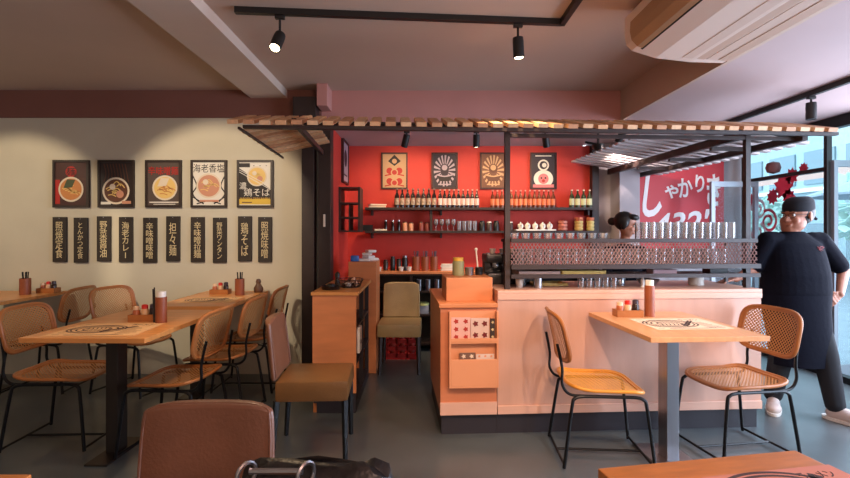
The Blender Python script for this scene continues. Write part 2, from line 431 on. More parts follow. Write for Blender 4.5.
# magazines in pockets
def magazine(name, label, u0, u1, z0, z1, m, art, dv=-0.03):
    t = thing(name, label, 'magazine', T(-0.4+(u0+u1)/2, dv, z0), TH)
    w = u1-u0; h = z1-z0
    b = NB(); bx(b, -w/2, w/2, -0.004, 0.004, 0, h); part('cover', b, m, t, False)
    b = NB()
    for i in range(art[0]):
        for j in range(art[1]):
            cx = -w/2+w*(i+.5)/art[0]; cz = h*(j+.5)/art[1]
            r = min(w/art[0], h/art[1])*0.36
            vs = [b.verts.new((cx+r*math.cos(a*PI/5)*(1 if a % 2 else .6), -0.0055, cz+r*math.sin(a*PI/5)*(1 if a % 2 else .6))) for a in range(10)]
            b.faces.new(vs)
    part('print', b, art[2], t, False)
magazine('magazine', 'pink magazine with red pictures in the upper pocket, leftmost', 0.072, 0.205, 0.669, 0.83, mat('pink_cover', (220, 172, 160), 0.5), (2, 3, M_inkr))
magazine('magazine', 'pale magazine with a dark red pattern in the upper pocket, middle', 0.208, 0.335, 0.669, 0.825, mat('pale_cover', (214, 184, 170), 0.5), (2, 2, mat('maroon_ink', (110, 26, 26), .7)))
magazine('magazine', 'narrow dark magazine in the upper pocket, rightmost', 0.343, 0.375, 0.669, 0.82, mat('dark_cover', (60, 50, 48), 0.5), (1, 3, M_gold))
magazine('magazine', 'magazine with a small face picture sticking out of the lower pocket', 0.13, 0.24, 0.40, 0.585, mat('brown_cover', (120, 90, 76), 0.5), (2, 4, M_paper))
magazine('magazine', 'plain white brochure sticking out of the lower pocket', 0.245, 0.37, 0.40, 0.575, mat('white_cover', (220, 200, 188), 0.5), (3, 6, M_pock), dv=-0.028)
b = NB(); bx(b, 0, 0.335, 0, 0.32, 0, 0.168, 0.004)
o = tag(part('plywood_box', b, M_cab, None, False), 'square plywood box on top of the low cabinet at the bar end', 'box'); o.location = T(-0.348, 0.10, 0.923); o.rotation_euler = (0, 0, TH)

# ---- canopy
ZE = 2.125
cp = thing('slatted_canopy', 'slatted wooden canopy roof over the bar on dark steel beams', 'canopy', T(0, 0), TH)
b = NB()
for u0, u1, v0, v1 in ((-1.72, 2.42, -0.10, -0.06),): bx(b, u0, u1, v0, v1, ZE-0.02, ZE+0.002)
part('eave_beam', b, M_dark, cp, False)
sl = [mat('pine_slat_%d' % i, c, 0.55, noise=0.12, nscale=6, stretch=(6, 1, 6)) for i, c in enumerate(((216, 168, 122), (198, 146, 106), (226, 184, 140)))]
n = 0
u = -1.78
while u < 2.46:
    b = NB(); ang = math.atan2(0.14, 0.45)
    box(b, (u, 0.10, ZE+0.084+random.uniform(-.003, .003)), (0.068, 0.46, 0.028), rot=Matrix.Rotation(ang, 4, 'X'))
    part('slat', b, sl[n % 3], cp, False); u += 0.1035; n += 1
b = NB(); bx(b, -1.5, 2.42, 0.24, 0.28, ZE+0.085, ZE+0.11); part('ridge_beam', b, M_dark, cp, False)
# left return
y = 0.12
while y < 1.16:
    b = NB(); box(b, (-1.55, y+0.02, ZE+0.06), (0.50, 0.05, 0.022), rot=Matrix.Rotation(-math.atan2(0.10, 0.45), 4, 'Y'))
    part('side_slat', b, sl[n % 3], cp, False); y += 0.13; n += 1
b = NB(); bx(b, -1.765, -1.75, -0.06, 1.22, ZE-0.018, ZE-0.002); bx(b, -1.41, -1.38, -0.06, 1.22, ZE+0.02, ZE+0.06)
part('side_beam', b, M_dark, cp, False)
# right return
y = 0.30
while y < 2.35:
    b = NB(); box(b, (1.98, y, ZE+0.072), (1.12, 0.066, 0.020), rot=Matrix.Rotation(math.atan2(0.15, 1.1), 4, 'Y'))
    part('side_slat', b, M_slat_r, cp, False); y += 0.128
b = NB(); bx(b, 1.86, 1.90, 0.11, 2.35, ZE-0.01, ZE+0.055); bx(b, 2.24, 2.28, 0.0, 2.35, ZE-0.04, ZE+0.01)
part('side_beam', b, M_dark, cp, False)
for u in (0.088, 1.878):
    b = NB(); bx(b, u-0.018, u+0.018, 0.062, 0.098, 1.01, ZE+0.03); part('post', b, M_dark, cp, False)
b = NB(); bx(b, 0.1, 2.3, 0.065, 0.095, ZE-0.025, ZE+0.0); part('cross_beam', b, M_dark, cp, False)
b = NB()
for y in (0.5, 1.1, 1.7): bx(b, 1.9, 2.28, y, y+.03, ZE-0.03, ZE); 
part('strut', b, M_dark, cp, False)
# dark posts at the left of the kitchen opening
for i, (x0, x1, y0, y1) in enumerate(((-1.14, -1.02, 4.62, 4.74), (-0.98, -0.86, 4.62, 4.77))):
    b = NB(); bx(b, x0, x1, y0, y1, 0, 2.44, 0.004)
    tag(part('steel_post', b, M_dark, None, False), ('dark post beside the end of the cream wall', 'dark post at the left edge of the red kitchen opening')[i], 'post')
b = NB(); bx(b, 0, 0.02, 0, 0.012, 0, 0.12, 0.003); o = tag(part('paper_note', b, M_paper, None, False), 'small white note on the dark kitchen opening post', 'note'); o.location = (-0.93, 4.605, 1.47)

# ---- glass rack
rk = thing('glass_rack', 'dark steel rack with diamond mesh front on the bar counter', 'rack', T(0, 0, 0), TH)
b = NB(); bx(b, 0.108, 1.93, 0.035, 0.06, 1.345, 1.372); part('top_rail', b, M_dark, rk, False)
b = NB(); bx(b, 0.108, 1.95, 0.030, 0.06, 1.155, 1.188); part('bottom_rail', b, M_dark, rk, False)
b = NB(); bx(b, 0.108, 1.95, 0.035, 0.06, 1.09, 1.118); part('lower_rail', b, M_dark, rk, False)
b = NB(); bx(b, 0.108, 1.93, 0.06, 0.34, 1.355, 1.367); part('shelf', b, M_dark, rk, False)
b = NB(); bx(b, 0.108, 1.93, 0.06, 0.34, 1.160, 1.172); part('shelf', b, M_dark, rk, False)
b = NB(); bx(b, 0.108, 1.93, 0.06, 0.34, 1.096, 1.104); part('shelf', b, M_dark, rk, False)
b = NB(); bx(b, 0.108, 1.93, 0.34, 0.36, 1.345, 1.367); bx(b, 0.108, 1.93, 0.34, 0.36, 1.09, 1.11)
for u in (0.12, 1.905): bx(b, u, u+0.02, 0.34, 0.36, 1.01, 1.37)
part('back_frame', b, M_dark, rk, False)
b = NB(); z0, z1 = 1.188, 1.345; h = z1-z0; p = 0.052; u = 0.108-h
def bar(bm, a, c, w=0.0035):
    a = Vector(a); c = Vector(c); tube(bm, [a, c], w, 4)
while u < 1.93:
    for s in (1, -1):
        a0 = u; a1 = u+h*0.62
        if s == -1: a0, a1 = a1, a0
        A = Vector((a0, 0.047, z0)); Bv = Vector((a1, 0.047, z1))
        lo, hi = 0.108, 1.93
        if min(a0, a1) < lo or max(a0, a1) > hi:
            if max(a0, a1) <= lo or min(a0, a1) >= hi: continue
            def at(x): return A+(Bv-A)*((x-A.x)/(Bv.x-A.x))
            if A.x < lo: A = at(lo)
            if Bv.x < lo: Bv = at(lo)
            if A.x > hi: A = at(hi)
            if Bv.x > hi: Bv = at(hi)
        bar(b, A, Bv)
    u += p/2*1.0
part('mesh_panel', b, mat('mesh_steel', (156, 126, 124), 0.4, metal=0.4), rk, False)

# ---- drinking glasses
def glass_bm(r=0.032, h=0.115, taper=0.86):
    b = NB(); lathe(b, [(0, 0), (r*taper, 0), (r, h), (r-0.003, h), (r*taper-0.003, 0.008), (0, 0.008)], seg=14); return b
g0 = part('beer_glass', glass_bm(0.030, 0.125), M_glass); tag(g0, 'clear tumbler in the packed row behind the diamond mesh', 'glass', 'glasses behind the mesh')
first = True
def put(o0, loc, label=None, group=None, first=False):
    if first: o0.location = loc; return o0
    c = o0.copy(); COL.objects.link(c); c.location = loc
    if label: c['label'] = label
    if group: c['group'] = group
    return c
k = 0
for row, v in enumerate((0.11, 0.19)):
    for i in range(24):
        u = 0.195+i*0.066
        put(g0, T(u+random.uniform(-.003, .003), v, 1.1725), first=(k == 0)); k += 1
g1 = part('tall_glass', glass_bm(0.027, 0.125, 0.9), M_glass); tag(g1, 'clear tall glass standing on top of the mesh rack', 'glass', 'tall glasses on the rack top')
k = 0
for v in (0.12, 0.20):
    for i in range(12):
        put(g1, T(1.12+i*0.061+random.uniform(-.002, .002), v, 1.3675), first=(k == 0)); k += 1
g2 = part('small_glass', glass_bm(0.034, 0.045, 0.8), M_glass); tag(g2, 'short glass dish on the left half of the rack top', 'glass', 'short glass dishes on the rack top')
for i in range(9): put(g2, T(0.16+i*0.083, 0.15, 1.3675), first=(i == 0))
g3 = part('small_tumbler', glass_bm(0.026, 0.07, 0.85), M_glass); tag(g3, 'small tumbler on the counter under the rack, left of the menu cylinder', 'glass', 'small tumblers on the counter under the rack')
for i in range(5): put(g3, T(0.66+i*0.062, 0.16, 1.0105), first=(i == 0))
# trays and dishes under the rack
def tray(name, label, u, v, z, w, d, h, m):
    b = NB(); bx(b, -w/2, w/2, -d/2, d/2, 0, h*0.4, 0.002)
    for s in (-1, 1): bx(b, -w/2, w/2, s*d/2-0.004, s*d/2+0.004, 0, h); bx(b, s*w/2-0.004, s*w/2+0.004, -d/2, d/2, 0, h)
    o = tag(part(name, b, m, None, False), label, 'tray'); o.location = T(u, v, z); o.rotation_euler = (0, 0, TH); return o
tray('serving_tray', 'pale grey tray on the lower shelf of the mesh rack, left end', 0.33, 0.2, 1.105, 0.30, 0.2, 0.03, mat('grey_tray', (190, 160, 150), .5))
tray('serving_tray', 'yellow tray on the lower shelf of the mesh rack', 0.66, 0.2, 1.105, 0.32, 0.2, 0.032, mat('yellow_tray', (214, 184, 100), .5))
tray('cutting_board', 'pale yellow board lying on the counter under the yellow tray', 0.47, 0.35, 1.0105, 0.26, 0.16, 0.02, mat('yellow_board', (220, 196, 120), .5))
def lathe_obj(name, label, cat, prof, m, loc, seg=18, group=None, rz=0):
    b = NB(); lathe(b, prof, seg=seg); o = tag(part(name, b, m), label, cat, group); o.location = loc; o.rotation_euler = (0, 0, rz); return o
lathe_obj('steel_can', 'shiny steel can on the counter under the rack', 'can', [(0, 0), (0.03, 0), (0.03, 0.075), (0.026, 0.075), (0.026, 0.01), (0, 0.01)], M_steel, T(0.33, 0.14, 1.0105))
lathe_obj('coffee_mug', 'white mug on the counter right of the left rack post', 'cup', [(0, 0), (0.026, 0), (0.03, 0.06), (0.026, 0.06), (0.022, 0.006), (0, 0.006)], M_white, T(0.21, 0.2, 1.0105))
lathe_obj('black_canister', 'black canister beside the steel can under the rack', 'canister', [(0, 0), (0.035, 0), (0.035, 0.07), (0.02, 0.078), (0, 0.078)], M_blackp, T(0.26, 0.32, 1.0105))
lathe_obj('steel_bowl', 'wide steel bowl on the counter under the right part of the rack', 'bowl', [(0, 0), (0.05, 0), (0.085, 0.05), (0.08, 0.05), (0.047, 0.006), (0, 0.006)], M_steel, T(1.22, 0.25, 1.0105))
lathe_obj('white_pot', 'white pot on the counter near the right rack post', 'pot', [(0, 0), (0.055, 0), (0.055, 0.065), (0.05, 0.065), (0.05, 0.01), (0, 0.01)], M_white, T(1.62, 0.28, 1.0105))
lathe_obj('sauce_bottle', 'slim white bottle under the rack right of the menu cylinder', 'bottle', [(0, 0), (0.014, 0), (0.014, 0.05), (0.006, 0.065), (0.006, 0.075), (0, 0.075)], M_white, T(1.13, 0.16, 1.0105))
lathe_obj('water_jug', 'short steel jug on the counter under the rack', 'jug', [(0, 0), (0.04, 0), (0.045, 0.05), (0.035, 0.07), (0.031, 0.07), (0.04, 0.05), (0.036, 0.006), (0, 0.006)], M_steel, T(1.02, 0.3, 1.0105))
b = NB(); bx(b, -0.09, 0.09, -0.05, 0.05, 0, 0.035, 0.004); o = tag(part('paper_box', b, mat('pink_box', (222, 190, 200), .6), None, False), 'pale pink box on the lower rack shelf toward the right', 'box'); o.location = T(1.3, 0.2, 1.105)
b = NB(); bx(b, -0.07, 0.07, -0.05, 0.05, 0, 0.04, 0.004); o = tag(part('black_box', b, M_blackp, None, False), 'black box on the lower rack shelf near the right post', 'box'); o.location = T(1.72, 0.2, 1.105)

# ---- black coffee machine behind the plywood box
cm = thing('coffee_machine', 'black coffee machine behind the plywood box', 'machine', T(0.175, 0.46, 1.0105), TH)
b = NB(); bx(b, -0.17, 0.17, -0.08, 0.14, 0, 0.08, 0.008); bx(b, -0.17, 0.17, 0.04, 0.14, 0.08, 0.18, 0.004); bx(b, -0.175, 0.175, -0.08, 0.14, 0.17, 0.235, 0.012); part('body', b, M_blackp, cm)
for x in (-0.1, 0.1):
    b = NB(); lathe(b, [(0, 0.135), (0.024, 0.135), (0.024, 0.172), (0, 0.172)], c=(x, -0.04, 0)); tube(b, [(x, -0.04, 0.145), (x, -0.09, 0.14)], 0.008); part('brew_head', b, M_steel, cm)
b = NB(); bx(b, -0.15, 0.15, -0.07, 0.03, 0.08, 0.086); part('drip_tray', b, M_steel, cm, False)
b = NB()
for x in (-0.15, -0.05, 0.05, 0.15): lathe(b, [(0, 0), (0.015, 0), (0.015, 0.01), (0, 0.01)], c=(x, 0, 0.235))
part('button', b, M_steel, cm)
cup = part('espresso_cup', glass_bm(0.026, 0.04, 0.7), mat('grey_cup', (180, 160, 150), .4)); tag(cup, 'small cup stacked on top of the black coffee machine', 'cup', 'cups on the coffee machine')
for i in range(4): put(cup, T(0.07+i*0.08, 0.50, 1.2465), first=(i == 0))
jar = thing('pickle_jar', 'glass jar with a yellow lid on the plywood box', 'jar', T(-0.235, 0.30, 1.0915), TH)
b = NB(); lathe(b, [(0, 0), (0.042, 0), (0.045, 0.01), (0.045, 0.10), (0.036, 0.11), (0, 0.11)]); part('body', b, mat('green_jar', (150, 150, 110), .3), jar)
b = NB(); lathe(b, [(0, 0.11), (0.04, 0.11), (0.04, 0.135), (0, 0.138)]); part('lid', b, mat('yellow_lid', (216, 170, 60), .4), jar)
lathe_obj('steel_whisk_pot', 'small steel pot on the plywood box right of the yellow lidded jar', 'pot', [(0, 0), (0.03, 0), (0.034, 0.06), (0.03, 0.06), (0.027, 0.006), (0, 0.006)], M_steel, T(-0.15, 0.3, 1.0915))
wk = thing('utensil_pot', 'pot holding a tall white ladle handle beside the coffee machine', 'pot', T(-0.07, 0.34, 1.0915), TH)
b = NB(); lathe(b, [(0, 0), (0.028, 0), (0.03, 0.06), (0.026, 0.06), (0.024, 0.006), (0, 0.006)]); part('pot', b, M_blackp, wk)
b = NB(); tube(b, [(-0.005, 0, 0.01), (-0.02, 0.01, 0.19)], 0.006); ball(b, (-0.02, .01, .195), .012); part('ladle', b, M_white, wk)

# ------------------------------------------------------------------ kitchen back: base unit, worktop, shelves
bc = thing('back_shelving', 'dark open shelving under the rear kitchen worktop', 'shelving', (0.6, 5.68, 0))
b = NB(); bx(b, -1.36, 1.5, 0.0, 0.3, 0.90, 0.925); part('top_panel', b, M_dark, bc, False)
for x in (-1.36, -0.72, -0.05, 0.7, 1.47):
    b = NB(); bx(b, x, x+0.03, 0, 0.3, 0, 0.90); part('side_panel', b, M_dark, bc, False)
for z in (0.08, 0.42, 0.70):
    b = NB(); bx(b, -1.33, 1.47, 0.01, 0.3, z, z+0.02); part('shelf', b, M_dark, bc, False)
b = NB(); bx(b, -1.36, 1.5, 0.29, 0.31, 0, 0.9); part('back_panel', b, M_blackp, bc, False)
b = NB(); bx(b, -0.78, 2.1, 5.64, 6.0, 0.925, 0.955, 0.003); tag(part('rear_worktop', b, M_cab, None, False), 'narrow wooden worktop along the red kitchen wall', 'worktop')
WZ = 0.9555
def wall_shelf(label, z):
    t = thing('wall_shelf', label, 'shelf', (0.70, 5.86, z))
    b = NB(); bx(b, -1.36, 1.41, -0.12, 0.139, -0.028, 0); part('board', b, M_dark, t, False)
    for x in (-1.3, -0.45, 0.35, 1.35):
        b = NB(); bx(b, x, x+0.02, 0.0, 0.139, -0.09, -0.028); part('bracket', b, M_dark, t, False)
    return t
wall_shelf('upper dark shelf of bottles on the red wall', 1.715); wall_shelf('lower dark shelf of cups and glasses on the red wall', 1.435)
b = NB(); bx(b, 0, 0.03, 0, 0.12, 0, 0.25); o = tag(part('shelf_divider', b, M_dark, None, False), 'dark divider standing between the two wall shelves', 'divider'); o.location = (0.12, 5.79, 1.4355)
# side shelf unit
su = thing('cube_shelf', 'small dark open cube shelf on the red side wall', 'shelf', (-0.78, 5.45, 1.42))
b = NB()
for x in (-0.12, 0.095): bx(b, x, x+0.02, -0.15, 0.15, 0, 0.50)
part('upright', b, M_dark, su, False)
for z in (0.0, 0.15, 0.31, 0.48):
    b = NB(); bx(b, -0.1, 0.095, -0.148, 0.148, z, z+0.018); part('board', b, M_dark, su, False)
b = NB(); bx(b, -0.01, 0.002, -0.14, 0.148, 0.018, 0.31); part('partition', b, M_dark, su, False)

# bottles
def bottle(name, label, group, h, r, glassm, labelm, capm, x, y, z):
    t = thing(name, label, 'bottle', (x, y, z), 0, group)
    b = NB(); lathe(b, [(0, 0), (r, 0), (r, h*0.58), (r*0.85, h*0.66), (r*0.38, h*0.78), (r*0.36, h*0.94), (0, h*0.94)], seg=12); part('body', b, glassm, t)
    b = NB(); lathe(b, [(r+0.0012, h*0.14), (r+0.0012, h*0.50)], seg=12); part('paper_label', b, labelm, t)
    b = NB(); lathe(b, [(0, h*0.93), (r*0.45, h*0.93), (r*0.45, h), (0, h)], seg=10); part('cap', b, capm, t)
    return t
G_dk = mat('dark_bottle_glass', (26, 16, 14), 0.12); G_br = mat('brown_bottle_glass', (96, 44, 24), 0.15); G_gr = mat('green_bottle_glass', (50, 60, 40), 0.15)
L_st = mat('striped_label', (150, 130, 110), .6, noise=0.6, nscale=40); L_w = mat('white_label', (214, 186, 176), .6); L_o = mat('orange_label', (214, 120, 80), .6); L_g = mat('pale_green_label', (206, 204, 160), .6)
C_w = mat('pale_cap', (200, 150, 136), .4)
BZ = 1.7155
KB = 480/5.86
def sx_(px): return (px-420)/KB
t0 = bottle('sake_bottle', 'dark tall bottle with a patterned label at the left of the upper shelf', 'dark patterned label bottles on the upper shelf', 0.235, 0.028, G_dk, L_st, mat('cap_dark', (120, 90, 80), .4), sx_(397), 5.85, BZ)
for i in range(1, 8): dup(t0, (sx_(397+i*5.3), 5.85, BZ))
t0 = bottle('wine_bottle', 'dark bottle with a white label on the upper shelf', 'white label bottles on the upper shelf', 0.225, 0.025, G_dk, L_w, C_w, sx_(440), 5.85, BZ)
for i in range(1, 9): dup(t0, (sx_(440+i*4.6), 5.85, BZ))
t0 = bottle('beer_bottle', 'brown bottle with an orange label on the upper shelf', 'orange label bottles on the upper shelf', 0.215, 0.025, G_br, L_o, C_w, sx_(492.5), 5.85, BZ)
for i in range(1, 14): dup(t0, (sx_(492.5+i*4.65), 5.85, BZ))
t0 = bottle('green_bottle', 'green bottle with a pale label at the right end of the upper shelf', 'green bottles at the end of the upper shelf', 0.22, 0.03, G_gr, L_g, mat('cap_white', (210, 200, 180), .4), sx_(571.5), 5.85, BZ)
for i in range(1, 4): dup(t0, (sx_(571.5+i*5.9), 5.85, BZ))
for i in range(3):
    b = NB(); bx(b, -0.10, 0.10, -0.07, 0.07, 0, 0.014, 0.002)
    o = tag(part('notebook', b, (M_paper, mat('beige_cover', (190, 150, 120), .6), M_paper)[i], None, False), ('bottom notebook of the stack on the upper shelf left end', 'beige middle notebook of the stack on the upper shelf', 'top notebook of the stack on the upper shelf')[i], 'book')
    o.location = (-0.52, 5.86, BZ+i*0.0145); o.rotation_euler = (0, 0, 0.15*i)
# lower shelf
LZ = 1.4355
def jarlike(name, label, cat, px, h, r, m, group=None, y=5.84, z=LZ, lid=None):
    t = thing(name, label, cat, (sx_(px), y, z), 0, group)
    b = NB(); lathe(b, [(0, 0), (r, 0), (r, h*0.8), (r*0.8, h*0.88), (0, h*0.88)], seg=12); part('body', b, m, t)
    b = NB(); lathe(b, [(0, h*0.88), (r*0.8, h*0.88), (r*0.8, h), (0, h)], seg=12); part('lid', b, lid or M_blackp, t); return t
wg = thing('wine_glass', 'stemmed wine glass on the lower shelf', 'glass', (sx_(436), 5.84, LZ), 0, 'wine glasses on the lower shelf')
b = NB(); lathe(b, [(0, 0), (0.028, 0), (0.028, 0.003), (0.004, 0.006), (0.004, 0.06), (0.022, 0.075), (0.028, 0.10), (0.024, 0.14), (0.022, 0.14), (0.025, 0.10), (0.018, 0.078), (0, 0.07)], seg=12); part('bowl', b, M_glass, wg)
for i in range(1, 4): dup(wg, (sx_(436+i*5.8), 5.84, LZ))
gt = part('tumbler', glass_bm(0.028, 0.12), M_glass); tag(gt, 'clear tumbler beside the wine glasses on the lower shelf', 'glass', 'tumblers on the lower shelf')
for i in range(4): put(gt, (sx_(459+i*5.2), 5.84, LZ), first=(i == 0))
for i, (px, c) in enumerate(((482, 0), (489, 1), (496, 0), (510, 1))):
    jarlike('spice_jar', ('black jar right of the tumblers on the lower shelf', 'dark jar with a pale base, second past the tumblers', 'black jar just left of the rack post, lower shelf', 'black jar just right of the rack post, lower shelf')[i], 'jar', px, 0.12-0.01*c, 0.035, (M_blackp, mat('dark_jar', (60, 44, 44), .4))[c], lid=M_white if c else None)
for i, px in enumerate((386, 393, 399)):
    jarlike('sauce_bottle', ('slim dark bottle, leftmost of the small trio on the lower shelf', 'slim dark bottle, middle of the small trio on the lower shelf', 'slim dark bottle, rightmost of the small trio on the lower shelf')[i], 'bottle', px, 0.13, 0.018, G_dk, lid=M_steel)
for i, px in enumerate((405, 411, 421, 427)):
    jarlike('candle_jar', ('pale brown jar, first left of the shelf divider group', 'pale brown jar, second in the group left of the divider', 'reddish jar, third in the group left of the divider', 'reddish jar right beside the shelf divider')[i], 'jar', px, 0.11-0.01*(i % 2), 0.03, (mat('amber_jar', (190, 130, 100), .4), mat('red_jar', (120, 50, 40), .4))[i//2], lid=M_frame)
for i, (px, w, m) in enumerate(((368, .12, M_blackp), (381, .15, M_paper))):
    b = NB(); bx(b, -w/2, w/2, -0.05, 0.05, 0, (0.07, 0.02)[i], 0.004); o = tag(part(('black_box', 'paper_pad')[i], b, m, None, False), ('black box at the left end of the lower shelf', 'white paper pad on the lower shelf')[i], ('box', 'paper')[i]); o.location = (sx_(px), 5.84, LZ)
# white teapots and tray
b = NB(); bx(b, -0.24, 0.24, -0.08, 0.08, 0, 0.018, 0.003); o = tag(part('white_tray', b, M_white, None, False), 'white tray under the white cups on the lower shelf', 'tray'); o.location = (sx_(534), 5.83, LZ)
for i, px in enumerate((520, 527, 534.5, 542, 549)):
    t = thing('teapot', 'white teapot with a short spout on the white shelf tray', 'teapot', (sx_(px), 5.83, LZ+0.0185), 0, 'white teapots on the white tray')
    b = NB(); lathe(b, [(0, 0), (0.022, 0), (0.036, 0.03), (0.034, 0.055), (0.02, 0.07), (0, 0.072)], seg=14); part('body', b, M_white, t)
    b = NB(); lathe(b, [(0, 0.07), (0.008, 0.072), (0.01, 0.085), (0, 0.09)], seg=8); part('lid_knob', b, M_white, t)
    b = NB(); tube(b, [(0, -0.03, 0.03), (0, -0.055, 0.055)], 0.006, 6); part('spout', b, M_white, t)
# stacked bowls / boxes
for i, (px, n, r, m) in enumerate(((562, 3, .055, mat('pink_bowl', (200, 120, 100), .5)), (578, 4, .05, mat('cream_bowl', (214, 180, 110), .5)), (589.5, 4, .045, mat('yellow_bowl', (216, 190, 116), .5)))):
    for j in range(n):
        top = j == n-1 and i > 0
        o = lathe_obj('stacking_bowl', ('pink', 'cream', 'yellow')[i]+' lidded bowl in the '+('first', 'second', 'third')[i]+' stack at the right of the lower shelf, '+('bottom', 'second', 'third', 'topmost')[j], 'bowl',
            [(0, 0), (r*0.8, 0), (r, 0.012), (r, 0.038), (0, 0.040)], mat('orange_bowl', (200, 110, 76), .5) if top else m, (sx_(px), 5.83, LZ+j*0.0405), 14, 'stacked bowls on the lower shelf')
# rear worktop items
def sw_(px, d=5.8): return (px-420)*d/480
def holder(px, label, nst, d=5.78, z=WZ):
    t = thing('chopstick_holder', label, 'holder', (sw_(px, d), d, z), 0, 'chopstick holders on the rear worktop')
    b = NB(); lathe(b, [(0, 0), (0.045, 0), (0.045, 0.17), (0.04, 0.17), (0.04, 0.01), (0, 0.01)], seg=16); part('cylinder', b, M_tubew, t)
    for i in range(nst):
        b = NB(); a = i*2.4; tube(b, [(0.01*math.cos(a), 0.01*math.sin(a), 0.012), (0.028*math.cos(a), 0.028*math.sin(a), 0.235)], 0.005, 6); part('chopstick', b, M_blackp, t)
holder(416, 'brown chopstick holder on the rear worktop, left of three', 4)
holder(425, 'brown chopstick holder on the rear worktop, middle of three', 4)
holder(434, 'brown chopstick holder on the rear worktop, right of three, near the jar', 4)
for i, (px, h, r) in enumerate(((386, .13, .03), (393, .17, .03), (399, .14, .028), (405, .18, .035))):
    jarlike('dark_canister', ('short dark canister, first from the left on the rear worktop', 'tall dark canister, second on the rear worktop', 'dark canister, third on the rear worktop', 'tallest dark canister, just left of the chopstick holders')[i], 'canister', px, h, r, (mat('steel_black', (60, 54, 52), .3, metal=.5), M_blackp)[i % 2], z=WZ, y=5.8, lid=M_steel if i == 3 else M_blackp)
for i, px in enumerate((379, 401, 409)): lathe_obj('tea_cup', ('white cup at the left end of the rear worktop', 'white cup in front of the dark canisters', 'white cup just left of the chopstick holders')[i], 'cup', [(0, 0), (0.022, 0), (0.034, 0.05), (0.03, 0.05), (0.018, 0.006), (0, 0.006)], M_white, (sw_(px, 5.7), 5.70, WZ))
for i in range(4):
    b = NB(); bx(b, -0.10, 0.10, -0.045, 0.045, 0, 0.02, 0.006); o = tag(part('folded_towel', b, M_white, None, True), 'white folded towel, '+('bottom', 'second', 'third', 'top')[i]+' of the pile on the rear worktop', 'towel', 'folded towels on the rear worktop'); o.location = (sw_(449, 5.75)+0.01*(i % 2), 5.78, WZ+i*0.0205)
# items on dark rear shelving
for i, px in enumerate((419, 428, 437)):
    o = lathe_obj('steel_cup', 'steel cup on the open shelf below the rear worktop, '+('left', 'middle', 'right')[i]+' of three', 'cup', [(0, 0), (0.03, 0), (0.033, 0.13), (0.03, 0.13), (0.027, 0.006), (0, 0.006)], M_steel, (sw_(px, 5.75), 5.76, 0.7205), 14, 'steel cups on the rear shelving')
t = thing('food_tub', 'clear tub with a green and white lid on the dark rear shelf', 'tub', (sw_(422, 5.74), 5.80, 0.4405))
b = NB(); bx(b, -0.08, 0.08, -0.06, 0.06, 0, 0.10, 0.008); part('tub', b, mat('pale_tub', (150, 156, 170), .3), t)
b = NB(); lathe(b, [(0, 0.1), (0.085, 0.1), (0.085, 0.125), (0, 0.13)], seg=20); part('lid', b, mat('green_lid', (190, 200, 130), .4), t)

# ------------------------------------------------------------------ cabinet at the left of the aisle
lc = thing('service_cabinet', 'orange wooden service cabinet with dark open side, left of the aisle', 'cabinet', (-0.84, 3.75, 0))
b = NB(); bx(b, 0, 0.34, 0.0, 0.03, 0.16, 0.925); part('front_panel', b, M_cab, lc, False)
b = NB(); bx(b, 0, 0.03, 0.03, 0.8, 0, 0.925); part('side_panel', b, M_cab, lc, False)
b = NB(); bx(b, -0.01, 0.36, -0.015, 0.98, 0.925, 0.95, 0.004); part('worktop', b, M_table, lc, False)
b = NB(); bx(b, 0.03, 0.335, 0.012, 0.97, 0, 0.08); bx(b, 0.005, 0.335, 0.012, 0.03, 0.08, 0.16); part('plinth', b, M_kick, lc, False)
for z in (0.36, 0.64):
    b = NB(); bx(b, 0.03, 0.335, 0.03, 0.97, z, z+0.02); part('shelf', b, M_kick, lc, False)
for y in (0.03, 0.5, 0.95):
    b = NB(); bx(b, 0.30, 0.335, y, y+0.02, 0.08, 0.925); part('upright', b, M_kick, lc, False)
b = NB(); bx(b, 0.03, 0.05, 0.03, 0.97, 0.08, 0.925); part('inner_panel', b, M_blackp, lc, False)
sb = thing('switch_box', 'small white box on the dark side of the service cabinet', 'box', (-0.50, 3.79, 0.46))
b = NB(); bx(b, 0, 0.025, 0, 0.14, 0, 0.20, 0.006); part('case', b, M_white, sb)
b = NB(); box(b, (0.026, 0.07, 0.08), (0.004, 0.03, 0.03), 0.001); part('knob', b, M_frame, sb)
b = NB(); bx(b, -0.72, -0.44, 4.82, 5.25, 0, 1.12, 0.004)
tag(part('tall_cabinet', b, M_cab, None, False), 'taller orange wooden cabinet behind the service cabinet', 'cabinet')
# on the tall cabinet
for i in range(5):
    b = NB(); bx(b, -0.055, 0.055, -0.045, 0.045, 0, 0.028, 0.01)
    o = tag(part('napkin_pack', b, M_white, None, True), 'white napkin pack, '+('bottom left', 'bottom right', 'middle', 'upper', 'topmost')[i]+' of the heap on the tall cabinet', 'napkins', 'napkin packs on the tall cabinet')
    o.location = ((-0.57, -0.50, -0.53, -0.55, -0.51)[i], (4.93, 5.05, 4.95, 5.0, 4.97)[i], 1.1205+(0, 0, .029, .058, .087)[i]); o.rotation_euler = (0, 0, 0.5*i)
b = NB(); box(b, (0, 0, 0.03), (0.08, 0.08, 0.06), 0.012); part_o = tag(part('card_reader', b, mat('blue_plastic', (50, 110, 190), .3), None, True), 'blue and black card device on the tall cabinet', 'device'); part_o.location = (-0.665, 4.90, 1.1205)
